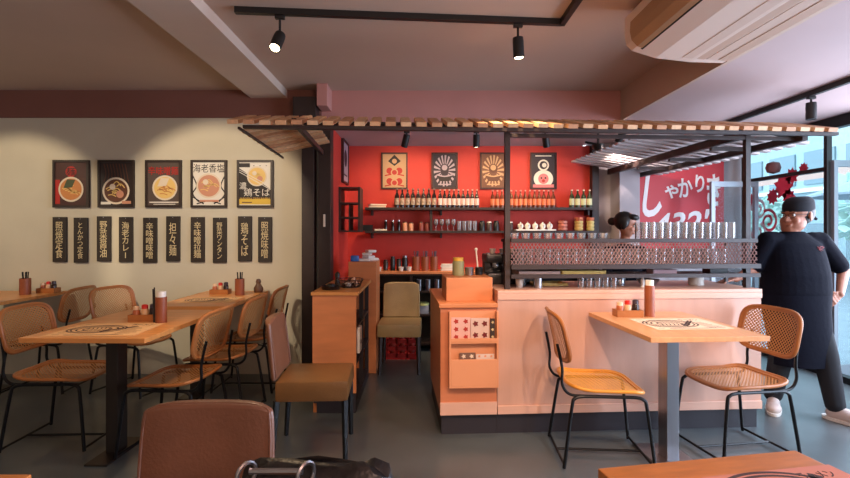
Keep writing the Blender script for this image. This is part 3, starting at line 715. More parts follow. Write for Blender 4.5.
# on the service cabinet
tr = thing('wire_basket', 'dark wire basket on the service cabinet', 'basket', (-0.60, 4.12, 0.9505))
b = NB()
for z, r in ((0.005, 0.085), (0.035, 0.10), (0.065, 0.112)): tube(b, [(r*math.cos(a*PI/10), r*1.2*math.sin(a*PI/10), z) for a in range(20)], 0.003, 5, True)
for a in range(20):
    c, s = math.cos(a*PI/10), math.sin(a*PI/10); tube(b, [(0.085*c, 0.102*s, 0.004), (0.112*c, 0.134*s, 0.066)], 0.002, 4)
part('wires', b, M_blackp, tr)
b = NB(); lathe(b, [(0, 0), (0.085, 0), (0.085, 0.004), (0, 0.004)], sy=1.2); part('bottom', b, M_blackp, tr)
sachet_cols = [mat('sachet_a', (200, 150, 120), .4), mat('sachet_b', (90, 50, 40), .4), mat('sachet_c', (216, 200, 190), .4)]
for i in range(8):
    b = NB(); lathe(b, [(0, -0.028), (0.006, -0.028), (0.018, -0.012), (0.018, 0.012), (0.006, 0.028), (0, 0.028)], seg=8)
    o = tag(part('wrapped_sweet', b, sachet_cols[i % 3]), ('tan', 'dark brown', 'white')[i % 3]+' wrapped sweet in the dark wire basket', 'sweet', 'wrapped sweets in the wire basket, '+('tan', 'dark brown', 'white')[i % 3])
    a = i*0.7; rr = 0.05 if i < 7 else 0.0
    o.location = (-0.60+rr*math.cos(a*1.28), 4.12+rr*math.sin(a*1.28), 0.975+(0.035 if i > 5 else 0.0)); o.rotation_euler = (PI/2*(i % 2)+.3, 0.6*i, i)
t = thing('tape_dispenser', 'low black dish at the front of the service cabinet', 'dish', (-0.73, 3.93, 0.9505))
b = NB(); lathe(b, [(0, 0), (0.07, 0), (0.085, 0.03), (0.08, 0.03), (0.065, 0.006), (0, 0.006)]); part('dish', b, M_blackp, t)
b = NB(); ball(b, (0, 0, 0.028), 0.04, 1, 1, .55); part('lid', b, M_blackp, t)
lathe_obj('pepper_mill', 'dark small mill behind the wire basket on the service cabinet', 'mill', [(0, 0), (0.025, 0), (0.018, 0.05), (0.024, 0.09), (0.012, 0.11), (0, 0.115)], M_frame, (-0.74, 4.3, 0.9505), 12)

# red crate under / behind the olive chair
cr = thing('bottle_crate', 'red plastic crate on the floor behind the olive chair', 'crate', (-0.20, 5.48, 0))
M_crate = mat('red_plastic', (190, 40, 44), .4)
b = NB()
bx(b, -0.17, 0.17, -0.13, 0.13, 0, 0.02)
for z in (0.02, 0.10, 0.18): 
    for s in (-1, 1): bx(b, -0.17, 0.17, s*0.13-0.006, s*0.13+0.006, z, z+0.045); bx(b, s*0.17-0.006, s*0.17+0.006, -0.13, 0.13, z, z+0.045)
for x in (-0.17, -0.06, 0.06, 0.17):
    for s in (-1, 1): bx(b, x-0.01, x+0.01, s*0.13-0.006, s*0.13+0.006, 0, 0.225)
part('crate', b, M_crate, cr, False)
for i in range(6):
    bo = thing('soda_bottle', 'red capped bottle standing in the red crate', 'bottle', (-0.31+(i % 3)*0.11, 5.43+(i//3)*0.1, 0.0205), 0, 'bottles in the red crate')
    b = NB(); lathe(b, [(0, 0), (0.03, 0), (0.03, 0.16), (0.012, 0.21), (0.012, 0.235), (0, 0.235)], seg=12); part('body', b, mat('clear_red', (150, 60, 60), .2), bo)
    b = NB(); lathe(b, [(0, 0.23), (0.015, 0.23), (0.015, 0.25), (0, 0.25)], seg=10); part('cap', b, M_crate, bo)

# ------------------------------------------------------------------ cane chairs
def sq(a, bb, t, n=5.0):
    c, s = math.cos(t), math.sin(t)
    return a*math.copysign(abs(c)**(2/n), c), bb*math.copysign(abs(s)**(2/n), s)
def seat_z(x, y): return 0.458+0.028*max(0, (-x-0.05)/0.17)**2+0.012*(abs(y)/0.21)**2-0.016*max(0, (x-0.1)/0.13)**2
def back_x(y, z): return -0.245-(z-0.6)*0.22+0.035*(abs(y)/0.225)**2
def make_cane_chair(seatm, rimm, backm, rimb):
    t = thing('cane_chair', 'x', 'chair')
    N = 40; R = 7
    def panel(f, a, bb, cx, cz, m, name, rim_r, rim_m, rname, n, flat):
        b = NB(); rings = []
        c0 = b.verts.new(f(cx, cz))
        for r in range(1, R+1):
            q = r/R*0.93
            rings.append([b.verts.new(f(cx+sq(a*q, bb*q, 2*PI*k/N, n)[0], cz+sq(a*q, bb*q, 2*PI*k/N, n)[1])) for k in range(N)])
        for k in range(N): b.faces.new((c0, rings[0][k], rings[0][(k+1) % N]))
        for r in range(R-1):
            for k in range(N): b.faces.new((rings[r][k], rings[r][(k+1) % N], rings[r+1][(k+1) % N], rings[r+1][k]))
        o = part(name, b, m, t)
        b = NB(); tube(b, [f(cx+sq(a*.97, bb*.97, 2*PI*k/56, n)[0], cz+sq(a*.97, bb*.97, 2*PI*k/56, n)[1]) for k in range(56)], rim_r, 8, True)
        # flat frame band inside the rim
        i0 = [b.verts.new(f(cx+sq(a*.97, bb*.97, 2*PI*k/56, n)[0], cz+sq(a*.97, bb*.97, 2*PI*k/56, n)[1])) for k in range(56)]
        i1 = [b.verts.new(f(cx+sq(a*.86, bb*.86, 2*PI*k/56, n)[0], cz+sq(a*.86, bb*.86, 2*PI*k/56, n)[1])) for k in range(56)]
        off = Vector((0, 0, 0.006)) if name == 'seat' else Vector((0.006, 0, 0))
        for v in i0+i1: v.co += off
        j0 = [b.verts.new(v.co-2*off) for v in i0]; j1 = [b.verts.new(v.co-2*off) for v in i1]
        for k in range(56):
            q = (k+1) % 56
            b.faces.new((i0[k], i0[q], i1[q], i1[k])); b.faces.new((j0[k], j1[k], j1[q], j0[q])); b.faces.new((i1[k], i1[q], j1[q], j1[k]))
        rr = part(rname, b, rim_m, o)
        return o
    panel(lambda x, y: Vector((x, y, seat_z(x, y))), 0.235, 0.225, 0.0, 0.0, seatm, 'seat', 0.011, rimm, 'seat_rim', 5, 1)
    panel(lambda y, z: Vector((back_x(y, z), y, z)), 0.235, 0.150, 0.0, 0.768, backm, 'backrest', 0.012, rimb, 'backrest_rim', 4.2, 1)
    r = 0.0105
    for s in (-1, 1):
        b = NB(); tube(b, smooth_pts([(0.265, s*0.225, r), (0.225, s*0.205, 0.36), (0.205, s*0.20, 0.42), (0.15, s*0.20, 0.434)], 5), r); part('leg', b, M_tube, t)
        b = NB(); tube(b, smooth_pts([(-0.265, s*0.225, r), (-0.215, s*0.205, 0.36), (-0.195, s*0.20, 0.42), (-0.14, s*0.20, 0.434)], 5), r); part('leg', b, M_tube, t)
        b = NB(); tube(b, [(0.15, s*0.20, 0.434), (-0.14, s*0.20, 0.434)], r); part('seat_rail', b, M_tube, t)
        b = NB(); tube(b, smooth_pts([(-0.10, s*0.19, 0.432), (-0.22, s*0.19, 0.44), (-0.268, s*0.19, 0.50), (-0.268, s*0.185, 0.60), (-0.295, s*0.175, 0.74)], 6), 0.009); part('back_support', b, M_tube, t)
    for x in (0.262, -0.262):
        b = NB(); tube(b, [(x, -0.224, 0.028), (x, 0.224, 0.028)], 0.008); part('floor_bar', b, M_tube, t)
    b = NB(); tube(b, [(-0.262, 0, 0.028), (0.262, 0, 0.028)], 0.008); part('cross_bar', b, M_tube, t)
    return t
R_ = math.radians
ch = make_cane_chair(M_caneS, M_rim, M_caneB, M_rim)
ch.location = (2.06, 3.15, 0); ch.rotation_euler = (0, 0, PI+R_(8))
ch['label'] = 'cane chair right of the pale table, in front of the cook'
def chair(x, y, rz, label): return dup(ch, (x, y, 0), rz, label)
R_ = math.radians
chair(-2.43, 3.30, R_(2), 'cane chair left of the nearest left table, its back reaching the photo edge')
chair(-1.61, 3.18, R_(176), 'nearest cane chair on the right side of the nearest left table')
chair(-1.56, 3.78, R_(178), 'cane chair overlapped by the nearest one right of the left tables')
chair(-1.56, 4.42, R_(180), 'cane chair right of the far middle table, by the cream wall')
chair(-2.56, 4.33, R_(-14), 'cane chair left of the far middle table, its rounded back above the tabletop')
chair(-3.38, 4.38, R_(183), 'cane chair facing the far left table, black supports on its back')
chy = make_cane_chair(M_caneSy, M_rimy, M_caneB, M_rim)
chy.location = (1.14, 3.07, 0); chy.rotation_euler = (0, 0, R_(-4)); chy['label'] = 'cane chair with spotlit yellow seat left of the pale table'

# ------------------------------------------------------------------ upholstered chairs
def leather_chair(label, x, y, rz, mseat, mback, legm, bw=0.42, lean=0.10):
    t = thing('leather_chair', label, 'chair', (x, y, 0), rz)     # faces +x
    b = NB(); box(b, (0.02, 0, 0.435), (0.45, 0.44, 0.13), 0.025); part('seat', b, mseat, t)
    # backrest: padded block curved and leaning
    b = NB(); nseg = 10; rows = 8; th = 0.06
    F = []; Bk = []
    for j in range(rows+1):
        z = 0.50+0.37*j/rows; fr = []; br = []
        for i in range(nseg+1):
            yy = -bw/2+bw*i/nseg; e = 0.02*(2*i/nseg-1)**4
            x0 = -0.20-lean*(z-0.5)+0.02*(2*i/nseg-1)**2
            w = 1-0.05*((j/rows)**4)
            zz = z-(0.018*(abs(2*i/nseg-1)**6) if j == rows else 0)
            fr.append(b.verts.new((x0-e, yy*w, zz))); br.append(b.verts.new((x0-th+e, yy*w, zz)))
        F.append(fr); Bk.append(br)
    for j in range(rows):
        for i in range(nseg):
            b.faces.new((F[j][i], F[j][i+1], F[j+1][i+1], F[j+1][i])); b.faces.new((Bk[j][i], Bk[j+1][i], Bk[j+1][i+1], Bk[j][i+1]))
        b.faces.new((F[j][0], F[j+1][0], Bk[j+1][0], Bk[j][0])); b.faces.new((F[j][-1], Bk[j][-1], Bk[j+1][-1], F[j+1][-1]))
    for i in range(nseg):
        b.faces.new((F[0][i], Bk[0][i], Bk[0][i+1], F[0][i+1])); b.faces.new((F[-1][i], F[-1][i+1], Bk[-1][i+1], Bk[-1][i]))
    o = part('backrest', b, mback, t)
    md = o.modifiers.new('bev', 'BEVEL'); md.width = 0.014; md.segments = 3; md.limit_method = 'ANGLE'; md.angle_limit = R_(40)
    # piping seam
    b = NB(); tube(b, smooth_pts([(-0.20-lean*.02+0.005, -bw/2+.012, 0.52), (-0.2-lean*.3, -bw/2+.016, 0.80), (-0.20-lean*.35-.01, -bw/2+.05, 0.862), (-0.22-lean*.35, 0, 0.868), (-0.20-lean*.35-.01, bw/2-.05, 0.862), (-0.2-lean*.3, bw/2-.016, 0.80), (-0.20-lean*.02+.005, bw/2-.012, 0.52)], 6), 0.005, 6); part('piping', b, mback, o)
    for sx in (1, -1):
        for sy in (1, -1):
            b = NB(); tube(b, [(0.20*sx+(0.02 if sx > 0 else 0), sy*0.185, 0.372), (0.225*sx, sy*0.195, 0.0)], [0.021, 0.015], 4); part('leg', b, legm, t, False)
    return t
leather_chair('brown leather chair beside the orange service cabinet', -0.70, 3.17, R_(3), M_leather2, M_leather, M_blackp)
leather_chair('large brown leather chair back in the foreground, left of the black bag', -0.672, 1.29, R_(-89), M_leather2, M_leather, M_blackp, 0.43)
leather_chair('olive beige leather chair facing the camera in the kitchen aisle', -0.205, 5.0, R_(-91), M_olive, M_olive, M_legw, 0.40)
# black bag on a foreground chair seat
st = leather_chair('brown leather chair under the black bag, seat below the photo', -0.22, 0.90, R_(-90), M_leather2, M_leather, M_blackp, 0.36, 0.05)
for c in list(st.children):
    if c.name.startswith('backrest'):
        for g in list(c.children): bpy.data.objects.remove(g)
        bpy.data.objects.remove(c)
bg_ = thing('shoulder_bag', 'black leather bag with metal rod and rings at the bottom edge', 'bag', (-0.24, 0.98, 0.502))
b = NB()
secs = [(0.0, 0.155, 0.07), (0.10, 0.17, 0.085), (0.22, 0.17, 0.08), (0.33, 0.165, 0.06), (0.385, 0.15, 0.035), (0.40, 0.12, 0.012)]
rings = []
for z, a, d in [(q[0]*1.12, q[1], q[2]) for q in secs]: rings.append([b.verts.new((0.03+sq(a, d, 2*PI*k/24, 3)[0], sq(a, d, 2*PI*k/24, 3)[1], z+(0.008*math.sin(k*1.3) if z > .3 else 0))) for k in range(24)])
for A, B in zip(rings[:-1], rings[1:]):
    for k in range(24): b.faces.new((A[k], A[(k+1) % 24], B[(k+1) % 24], B[k]))
b.faces.new(rings[0][::-1]); b.faces.new(rings[-1]); part('body', b, M_bag, bg_)
b = NB(); tube(b, [(-0.092, -0.045, 0.452), (0.012, -0.045, 0.452)], 0.006); part('rod', b, M_steel, bg_)
for x in (-0.098, 0.018):
    b = NB(); tube(b, [(x+0.004*math.cos(a*PI/8)*3, -0.045+0.018*math.cos(a*PI/8), 0.446+0.022*math.sin(a*PI/8)) for a in range(16)], 0.004, 6, True); part('ring', b, M_steel, bg_)

# ------------------------------------------------------------------ tables
def table(name, label, x0, x1, y0, y1, top, rz, m, legs, colm, pw=0.2):
    cx, cy = (x0+x1)/2, (y0+y1)/2; w, d = x1-x0, y1-y0
    t = thing(name, label, 'table', (cx, cy, 0), rz)
    b = NB(); bx(b, -w/2, w/2, -d/2, d/2, top-0.028, top, 0.003); part('tabletop', b, m, t, False)
    lx, ly = legs
    b = NB(); bx(b, lx-0.038, lx+0.038, ly-0.05, ly+0.05, 0.012, top-0.034, 0.002); part('pedestal', b, colm, t, False)
    b = NB(); bx(b, lx-pw, lx+pw, ly-0.2, ly+0.2, 0, 0.012, 0.002); part('base_plate', b, colm, t, False)
    b = NB(); bx(b, lx-0.15, lx+0.15, ly-0.2, ly+0.2, top-0.034, top-0.028); part('mount_plate', b, M_blackp, t, False)
    return t
ZT = 0.86
table('dining_table', 'pale wood table on a steel pedestal pushed against the bar counter', 1.20, 1.86, 2.56, 3.375, ZT, 0.055, M_table_r, (0.03, 0.04), M_steel, 0.13)
ZL = 0.84
table('dining_table', 'wood dining table with a placemat, nearest of the left tables', -2.19, -1.49, 2.62, 3.58, ZL, -0.02, M_table, (-0.12, 0.0), M_dsteel, 0.07)
table('dining_table', 'wood dining table against the cream wall below the rightmost ramen posters', -2.10, -1.50, 3.74, 4.74, ZL, 0, M_table, (-0.17, 0.0), M_dsteel, 0.08)
table('dining_table', 'wood dining table against the cream wall at the far left photo edge', -4.15, -3.47, 3.74, 4.74, ZL, 0, M_table, (-0.05, 0.0), M_dsteel, 0.12)
table('dining_table', 'orange wood table corner in the right foreground', 0.515, 1.085, 0.28, 1.235, ZT-0.02, R_(10), M_table_f, (0.0, 0.0), M_dsteel)
table('dining_table', 'wood table edge barely showing in the bottom left corner', -2.0, -0.93, 0.35, 1.15, ZL, 0, M_table_f, (0.0, 0.0), M_dsteel)

def placemat(label, x, y, z, w, d, rz, pap, art=0):
    t = thing('paper_placemat', label, 'placemat', (x, y, z), rz)
    b = NB(); bx(b, -w/2, w/2, -d/2, d/2, 0, 0.0012); part('sheet', b, pap, t, False)
    rnd = random.Random(art+3)
    b = NB()
    def stroke(pts, r):
        P = [Vector((p[0], p[1], 0.0016)) for p in smooth_pts([(p[0], p[1], 0) for p in pts], 5)]
        for i in range(len(P)-1):
            dv = (P[i+1]-P[i]); 
            if dv.length < 1e-6: continue
            nv = Vector((-dv.y, dv.x, 0)).normalized()*r
            b.faces.new([b.verts.new(q) for q in (P[i]-nv*1.7, P[i+1]-nv*1.7, P[i+1]+nv*1.7, P[i]+nv*1.7)])
    # bowl drawing
    for rr in (0.115, 0.10, 0.08, 0.055): stroke([(-w*0.12+rr*1.4*math.cos(a*PI/8), rr*math.sin(a*PI/8)) for a in range(17)], 0.0028)
    for i in range(6): stroke([(-w*0.12-0.07+0.024*i, -0.045+rnd.uniform(-.01, .01)), (-w*0.12-0.055+0.024*i, 0), (-w*0.12-0.07+0.024*i, 0.045)], 0.002)
    stroke([(-w*0.02, -0.07), (w*0.25, 0.09)], 0.004); stroke([(0.0, -0.08), (w*0.28, 0.08)], 0.004)
    for i in range(7): stroke([(-w*.44, -d*.4+d*.13*i), (-w*.36, -d*.4+d*.13*i)], 0.002)
    for i in range(8): stroke([(w*.22, -d*.40+d*.07*i), (w*.22+w*rnd.uniform(.12, .22), -d*.40+d*.07*i)], 0.0018)
    stroke([(-w*.3, -d*.42), (w*.1, -d*.43), (w*.3, -d*.41)], 0.003)
    part('print', b, M_ink, t, False)
    tt = text_mesh('printed_title', 'ラーメン', w*0.26, d*0.12, M_ink, t, (w*0.28, d*0.34, 0.0016), 0.0003, face='Z')
M_papb = mat('kraft_paper', (222, 178, 128), 0.8, noise=0.04)
placemat('printed paper placemat on the pale table by the bar counter', 1.58, 2.93, ZT+0.0005, 0.46, 0.34, 0.05, mat('pinkish_paper', (232, 204, 176), .8), 1)
placemat('printed paper placemat on the nearest left table', -1.86, 2.86, ZL+0.0005, 0.50, 0.38, 0.05, M_papb, 2)
placemat('printed paper placemat on the far middle table below the posters', -1.78, 4.1, ZL+0.0005, 0.44, 0.32, 0.05, M_papb, 3)
placemat('pinkish patterned placemat on the orange foreground table', 0.86, 1.045, ZT-0.0195, 0.36, 0.24, R_(10), mat('rose_paper', (214, 140, 116), .8), 4)

# condiment sets
def caddy(x, y, z, rz, where):
    t = thing('condiment_caddy', 'small wooden condiment caddy on '+where, 'caddy', (x, y, z), rz)
    b = NB(); bx(b, -0.085, 0.085, -0.045, 0.045, 0, 0.01); 
    for s in (-1, 1): bx(b, -0.085, 0.085, s*0.042-0.004, s*0.042+0.004, 0.01, 0.045); bx(b, s*0.082-0.004, s*0.082+0.004, -0.045, 0.045, 0.01, 0.045)
    part('tray', b, M_rim, t, False)
    M = Matrix.Rotation(rz, 4, 'Z')
    def at(dx, dy, dz=0.0105):
        q = M @ Vector((dx, dy, 0)); return (x+q.x, y+q.y, z+dz)
    items = (('sauce_jar', 'amber jar with a pale lid, left in the caddy on ', mat('amber_sauce', (176, 96, 60), .3), mat('pale_lid', (220, 190, 160), .4), -0.052, 0.085, 'jar'),
             ('chili_shaker', 'red topped shaker in the caddy on ', mat('shaker_body', (214, 170, 130), .3), mat('red_lid', (200, 40, 28), .4), 0.0, 0.095, 'shaker'),
             ('soy_bottle', 'small dark soy bottle, right in the caddy on ', mat('soy_dark', (40, 22, 18), .2), mat('soy_lid', (60, 50, 60), .3), 0.052, 0.10, 'bottle'))
    for nm, lb, mb, ml, dx, h, cat in items:
        j = thing(nm, lb+where, cat, at(dx, 0), rz)
        b = NB(); lathe(b, [(0, 0), (0.022, 0), (0.023, h*0.6), (0.018, h*0.72), (0, h*0.72)], seg=14); part('body', b, mb, j)
        b = NB(); lathe(b, [(0, h*0.72), (0.02, h*0.72), (0.019, h*0.95), (0.012, h), (0, h)], seg=14); part('lid', b, ml, j)
def cyl(x, y, z, where, white=True, sticks=3, h=0.155, r=0.031):
    t = thing('menu_cylinder', 'brown cylinder '+('with white paper roll top ' if white else 'full of black chopsticks ')+'on '+where, 'holder', (x, y, z))
    b = NB(); lathe(b, [(0, 0), (r, 0), (r, h), (r-0.004, h), (r-0.004, 0.01), (0, 0.01)], seg=20); part('cylinder', b, M_tubew, t)
    if white:
        b = NB(); lathe(b, [(0, 0.012), (r-0.006, 0.012), (r-0.006, h+0.035), (0, h+0.035)], seg=18); part('paper_roll', b, M_white, t)
    for i in range(sticks):
        b = NB(); a = i*2*PI/max(sticks, 1)+.5
        if white: tube(b, [(-r-0.006-i*.007, 0.0, 0.002), (-r-0.010-i*.009, 0.0, h+0.06-.01*i)], 0.004, 6)
        else: tube(b, [(0.01*math.cos(a), 0.01*math.sin(a), 0.012), (0.024*math.cos(a), 0.024*math.sin(a), h+0.06)], 0.0045, 6)
        part('chopstick', b, M_blackp, t)
cyl(1.525, 3.19, ZT+0.0005, 'the pale table by the counter', True, 0, 0.205, 0.032)
caddy(1.38, 3.19, ZT+0.0005, 0.0, 'the pale counter table')
cyl(-1.655, 3.07, ZL+0.0005, 'the nearest left table', True, 2, 0.165, 0.034)
caddy(-1.80, 3.14, ZL+0.0005, 0.1, 'the nearest left table')
cyl(-1.66, 4.42, ZL+0.0005, 'the far middle table below the posters', False, 5, 0.15, 0.042)
caddy(-1.87, 4.50, ZL+0.0005, 0.0, 'the far middle table')
cyl(-3.66, 4.45, ZL+0.0005, 'the far left table at the wall', False, 5, 0.15, 0.045)
caddy(-3.56, 4.60, ZL+0.0005, 0.0, 'the far left table')
lathe_obj('lucky_cat_figure', 'small dark figurine on the far middle table against the wall', 'figurine', [(0, 0), (0.04, 0), (0.045, 0.04), (0.028, 0.07), (0.02, 0.085), (0.026, 0.10), (0.018, 0.125), (0, 0.13)], mat('bronze_dark', (90, 58, 36), .4), (-1.555, 4.62, ZL+0.0005), 14)

# ------------------------------------------------------------------ posters
def frame_thing(name, label, cat, x, z, w, h, y=4.8, bw=0.022, fm=M_frame, rz=0.0, loc=None):
    t = thing(name, label, cat, loc or (x, y-0.016, z), rz)
    b = NB(); d = 0.03
    bx(b, -w/2, -w/2+bw, -d/2, d/2, -h/2, h/2); bx(b, w/2-bw, w/2, -d/2, d/2, -h/2, h/2)
    bx(b, -w/2+bw, w/2-bw, -d/2, d/2, h/2-bw, h/2); bx(b, -w/2+bw, w/2-bw, -d/2, d/2, -h/2, -h/2+bw)
    part('frame', b, fm, t, False)
    return t
def sheet(t, w, h, m):
    b = NB(); bx(b, -w/2+.02, w/2-.02, -0.004, 0.012, -h/2+.02, h/2-.02); return part('print', b, m, t, False)
def disc(p, cx, cz, r, m, lay, sx=1.0, n=28, name='printed_shape'):
    b = NB(); b.faces.new([b.verts.new((cx+r*sx*math.cos(2*PI*k/n), -0.0045-0.0004*lay, cz+r*math.sin(2*PI*k/n))) for k in range(n)])
    return part(name, b, m, p, False)
def rect(p, x0, x1, z0, z1, m, lay, name='printed_band'):
    b = NB(); b.faces.new([b.verts.new((x, -0.0045-0.0004*lay, z)) for x, z in ((x0, z0), (x1, z0), (x1, z1), (x0, z1))]); return part(name, b, m, p, False)
def poly(p, pts, m, lay, name='printed_shape'):
    b = NB(); b.faces.new([b.verts.new((x, -0.0045-0.0004*lay, z)) for x, z in pts]); return part(name, b, m, p, False)
def strokes(p, lst, m, lay, r=0.003, name='printed_lines'):
    b = NB()
    for pts in lst:
        P = smooth_pts([(q[0], 0, q[1]) for q in pts], 4)
        for i in range(len(P)-1):
            dv = P[i+1]-P[i]
            if dv.length < 1e-6: continue
            nv = Vector((-dv.z, 0, dv.x)).normalized()*r
            b.faces.new([b.verts.new((q.x, -0.0045-0.0004*lay, q.z)) for q in (P[i]-nv, P[i+1]-nv, P[i+1]+nv, P[i]+nv)])
    return part(name, b, m, p, False)
C_bowl = mat('print_bowl', (222, 206, 180), .6); C_soup = mat('print_soup', (200, 130, 70), .6); C_nood = mat('print_noodle', (226, 190, 110), .6); C_green = mat('print_greens', (70, 80, 50), .6)
C_meat = mat('print_meat', (200, 140, 110), .6); C_blk = mat('print_black', (34, 26, 24), .6); C_red = mat('print_red', (176, 36, 28), .6); C_wht = mat('print_white', (226, 220, 206), .6); C_yel = mat('print_yellow', (216, 180, 60), .6); C_brn = mat('print_brown', (96, 58, 40), .6)
def bowl_art(s, cx, cz, r, kind):
    disc(s, cx, cz, r, C_bowl, 2); disc(s, cx, cz, r*0.86, (C_soup, C_brn, C_nood, C_meat, C_nood)[kind], 3)
    rnd = random.Random(kind)
    L = []
    for i in range(9):
        a = rnd.uniform(0, 2*PI); q = rnd.uniform(0.1, .6)*r
        L.append([(cx+q*math.cos(a)-r*.3, cz+q*math.sin(a)*.8), (cx+q*math.cos(a), cz+q*math.sin(a)+r*.12), (cx+q*math.cos(a)+r*.3, cz+q*math.sin(a)*.8-r*.1)])
    strokes(s, L, C_nood if kind != 2 else C_soup, 4, r*0.035)
    if kind in (0, 2): poly(s, [(cx-r*.6, cz+r*.1), (cx-.3*r, cz+r*.8), (cx+.35*r, cz+r*.75), (cx+.1*r, cz+r*.15)], C_green if kind == 0 else C_bowl, 5)
    if kind in (1, 3, 4):
        disc(s, cx+r*.3, cz-r*.25, r*.28, C_meat, 5); disc(s, cx-r*.25, cz+r*.3, r*.22, C_bowl, 5)
PW, PH = 0.358, 0.472
def P48(px, py): return ((px-420)/100.0, 1.42+(232-py)/100.0)
for i, px in enumerate((72.5, 117.3, 164.5, 209.7, 255.7)):
    x, z = P48(px, 184)
    lb = ('framed ramen poster, leftmost, dark with red sun and a white bowl', 'framed ramen poster, second from left, dark with a brown bowl', 'framed ramen poster in the middle with red lettering over a yellow noodle bowl', 'white framed ramen poster, fourth from left, with black brush title', 'black and yellow framed ramen poster, rightmost, with chopsticks')[i]
    t = frame_thing('ramen_poster', lb, 'poster', x, z, PW, PH)
    s = sheet(t, PW, PH, (mat('pr0', (70, 34, 28), .5), mat('pr1', (44, 32, 30), .5), mat('pr2', (84, 70, 62), .5), C_wht, C_wht)[i])
    if i == 0:
        disc(s, 0, 0.12, 0.055, C_red, 1); text_mesh('printed_title', '麺', 0.09, 0.08, C_blk, s, (0, -0.006, 0.12), .0003); rect(s, -.165, -.11, -.2, .04, C_red, 1); bowl_art(s, 0.0, -0.055, 0.125, 0); rect(s, -.16, .16, 0.045, 0.05, C_brn, 1)
    if i == 1:
        strokes(s, [[(-.12+.03*k, .2), (-.10+.03*k, .1), (-.12+.035*k, .02)] for k in range(8)], C_brn, 1, .004); bowl_art(s, 0.0, -0.07, 0.135, 1); rect(s, -.15, -.05, -.205, -.18, C_wht, 6); rect(s, 0.06, .15, -.2, -.17, C_meat, 6)
    if i == 2:
        text_mesh('printed_title', '辛味噌麺', 0.30, 0.085, C_red, s, (0, -0.006, 0.13), .0003, bold=.01); bowl_art(s, 0.015, -0.04, 0.125, 2); rect(s, -.14, .15, -.19, -.178, C_wht, 1); rect(s, -.10, .12, -.207, -.20, C_wht, 1)
    if i == 3:
        text_mesh('printed_title', '海老香塩', 0.31, 0.085, C_blk, s, (0, -0.006, 0.155), .0003); 
        strokes(s, [[(-.16, .08), (-.12, -.02), (-.16, -.10), (-.1, -.18)], [(.16, .08), (.12, -.02), (.16, -.10), (.1, -.18)], [(-.12, -.2), (0, -.17), (.12, -.2)], [(-.16, -.13), (-.05, -.2)], [(.16, -.13), (.05, -.2)]], C_blk, 1, .006)
        bowl_art(s, 0, -0.02, 0.125, 3); rect(s, -.09, .1, -.18, -.16, C_meat, 2)
    if i == 4:
        poly(s, [(-.165, .16), (.165, -.06), (.165, -.14), (-.165, -.14)], C_blk, 1); rect(s, -.165, -.05, .165, .205, C_blk, 1); rect(s, -.165, .165, -.205, -.15, C_yel, 1)
        bowl_art(s, 0.02, 0.075, 0.10, 4); strokes(s, [[(-.16, .12), (.16, -.06)], [(-.16, .14), (.16, -.03)]], C_wht, 6, .003)
        text_mesh('printed_title', '鶏そば', 0.26, 0.08, C_wht, s, (0.02, -0.0075, -0.085), .0003); text_mesh('printed_title', '濃', 0.07, 0.07, C_wht, s, (-0.12, -0.0075, -0.02), .0003); rect(s, -.165, .165, -.152, -.138, C_brn, 6)
        text_mesh('printed_caption', 'RAMEN TEN BARU', 0.29, 0.015, C_yel, s, (0, -0.0078, -.145), .0003); text_mesh('printed_caption', '・・・・', 0.2, 0.008, C_blk, s, (0.02, -0.006, .18), .0003); rect(s, -.13, -.03, -.19, -.18, C_brn, 2)
planks = ('照\n焼\n定\n食', 'と\nん\nか\nつ\n定\n食', '野\n菜\n醤\n油', '海\n老\nカ\nレ\nl', '辛\n味\n噌\n味\n噌', '担\n々\n麺', '辛\n味\n噌\n拉\n麺', '野\n菜\nワ\nン\nタ\nン', '鶏\nそ\nば', '照\n焼\n味\n噌')
ppx = (61, 82, 105, 127, 151, 174, 198.5, 220.5, 245.5, 265.5)
ords = ('leftmost', 'second from left', 'third from left', 'fourth from left', 'fifth from left', 'sixth from left', 'seventh from left', 'eighth from left', 'ninth from left', 'rightmost')
for i, s in enumerate(planks):
    x, z = P48(ppx[i], 239.5+0.8*math.sin(i*2.1))
    t = thing('menu_plank', 'dark wooden menu plank with pale brush characters, '+ords[i]+' below the posters', 'sign', (x, 4.788, z), 0, 'menu planks on the cream wall')
    b = NB(); bx(b, -0.068, 0.068, -0.012, 0.012, -0.225, 0.225, 0.004); part('board', b, M_plank, t, False)
    b = NB(); lathe(b, [(0, 0), (0.004, 0), (0.004, 0.004), (0, 0.005)], c=(0, -0.013, 0.21), seg=8); part('nail', b, M_steel, t)
    text_mesh('lettering', s, 0.072 if i not in (1, 7) else 0.055, 0.36 if i not in (5, 8) else 0.33, M_gold, t, (0, -0.0135, -0.004), 0.001, bold=0.0, line=0.9)

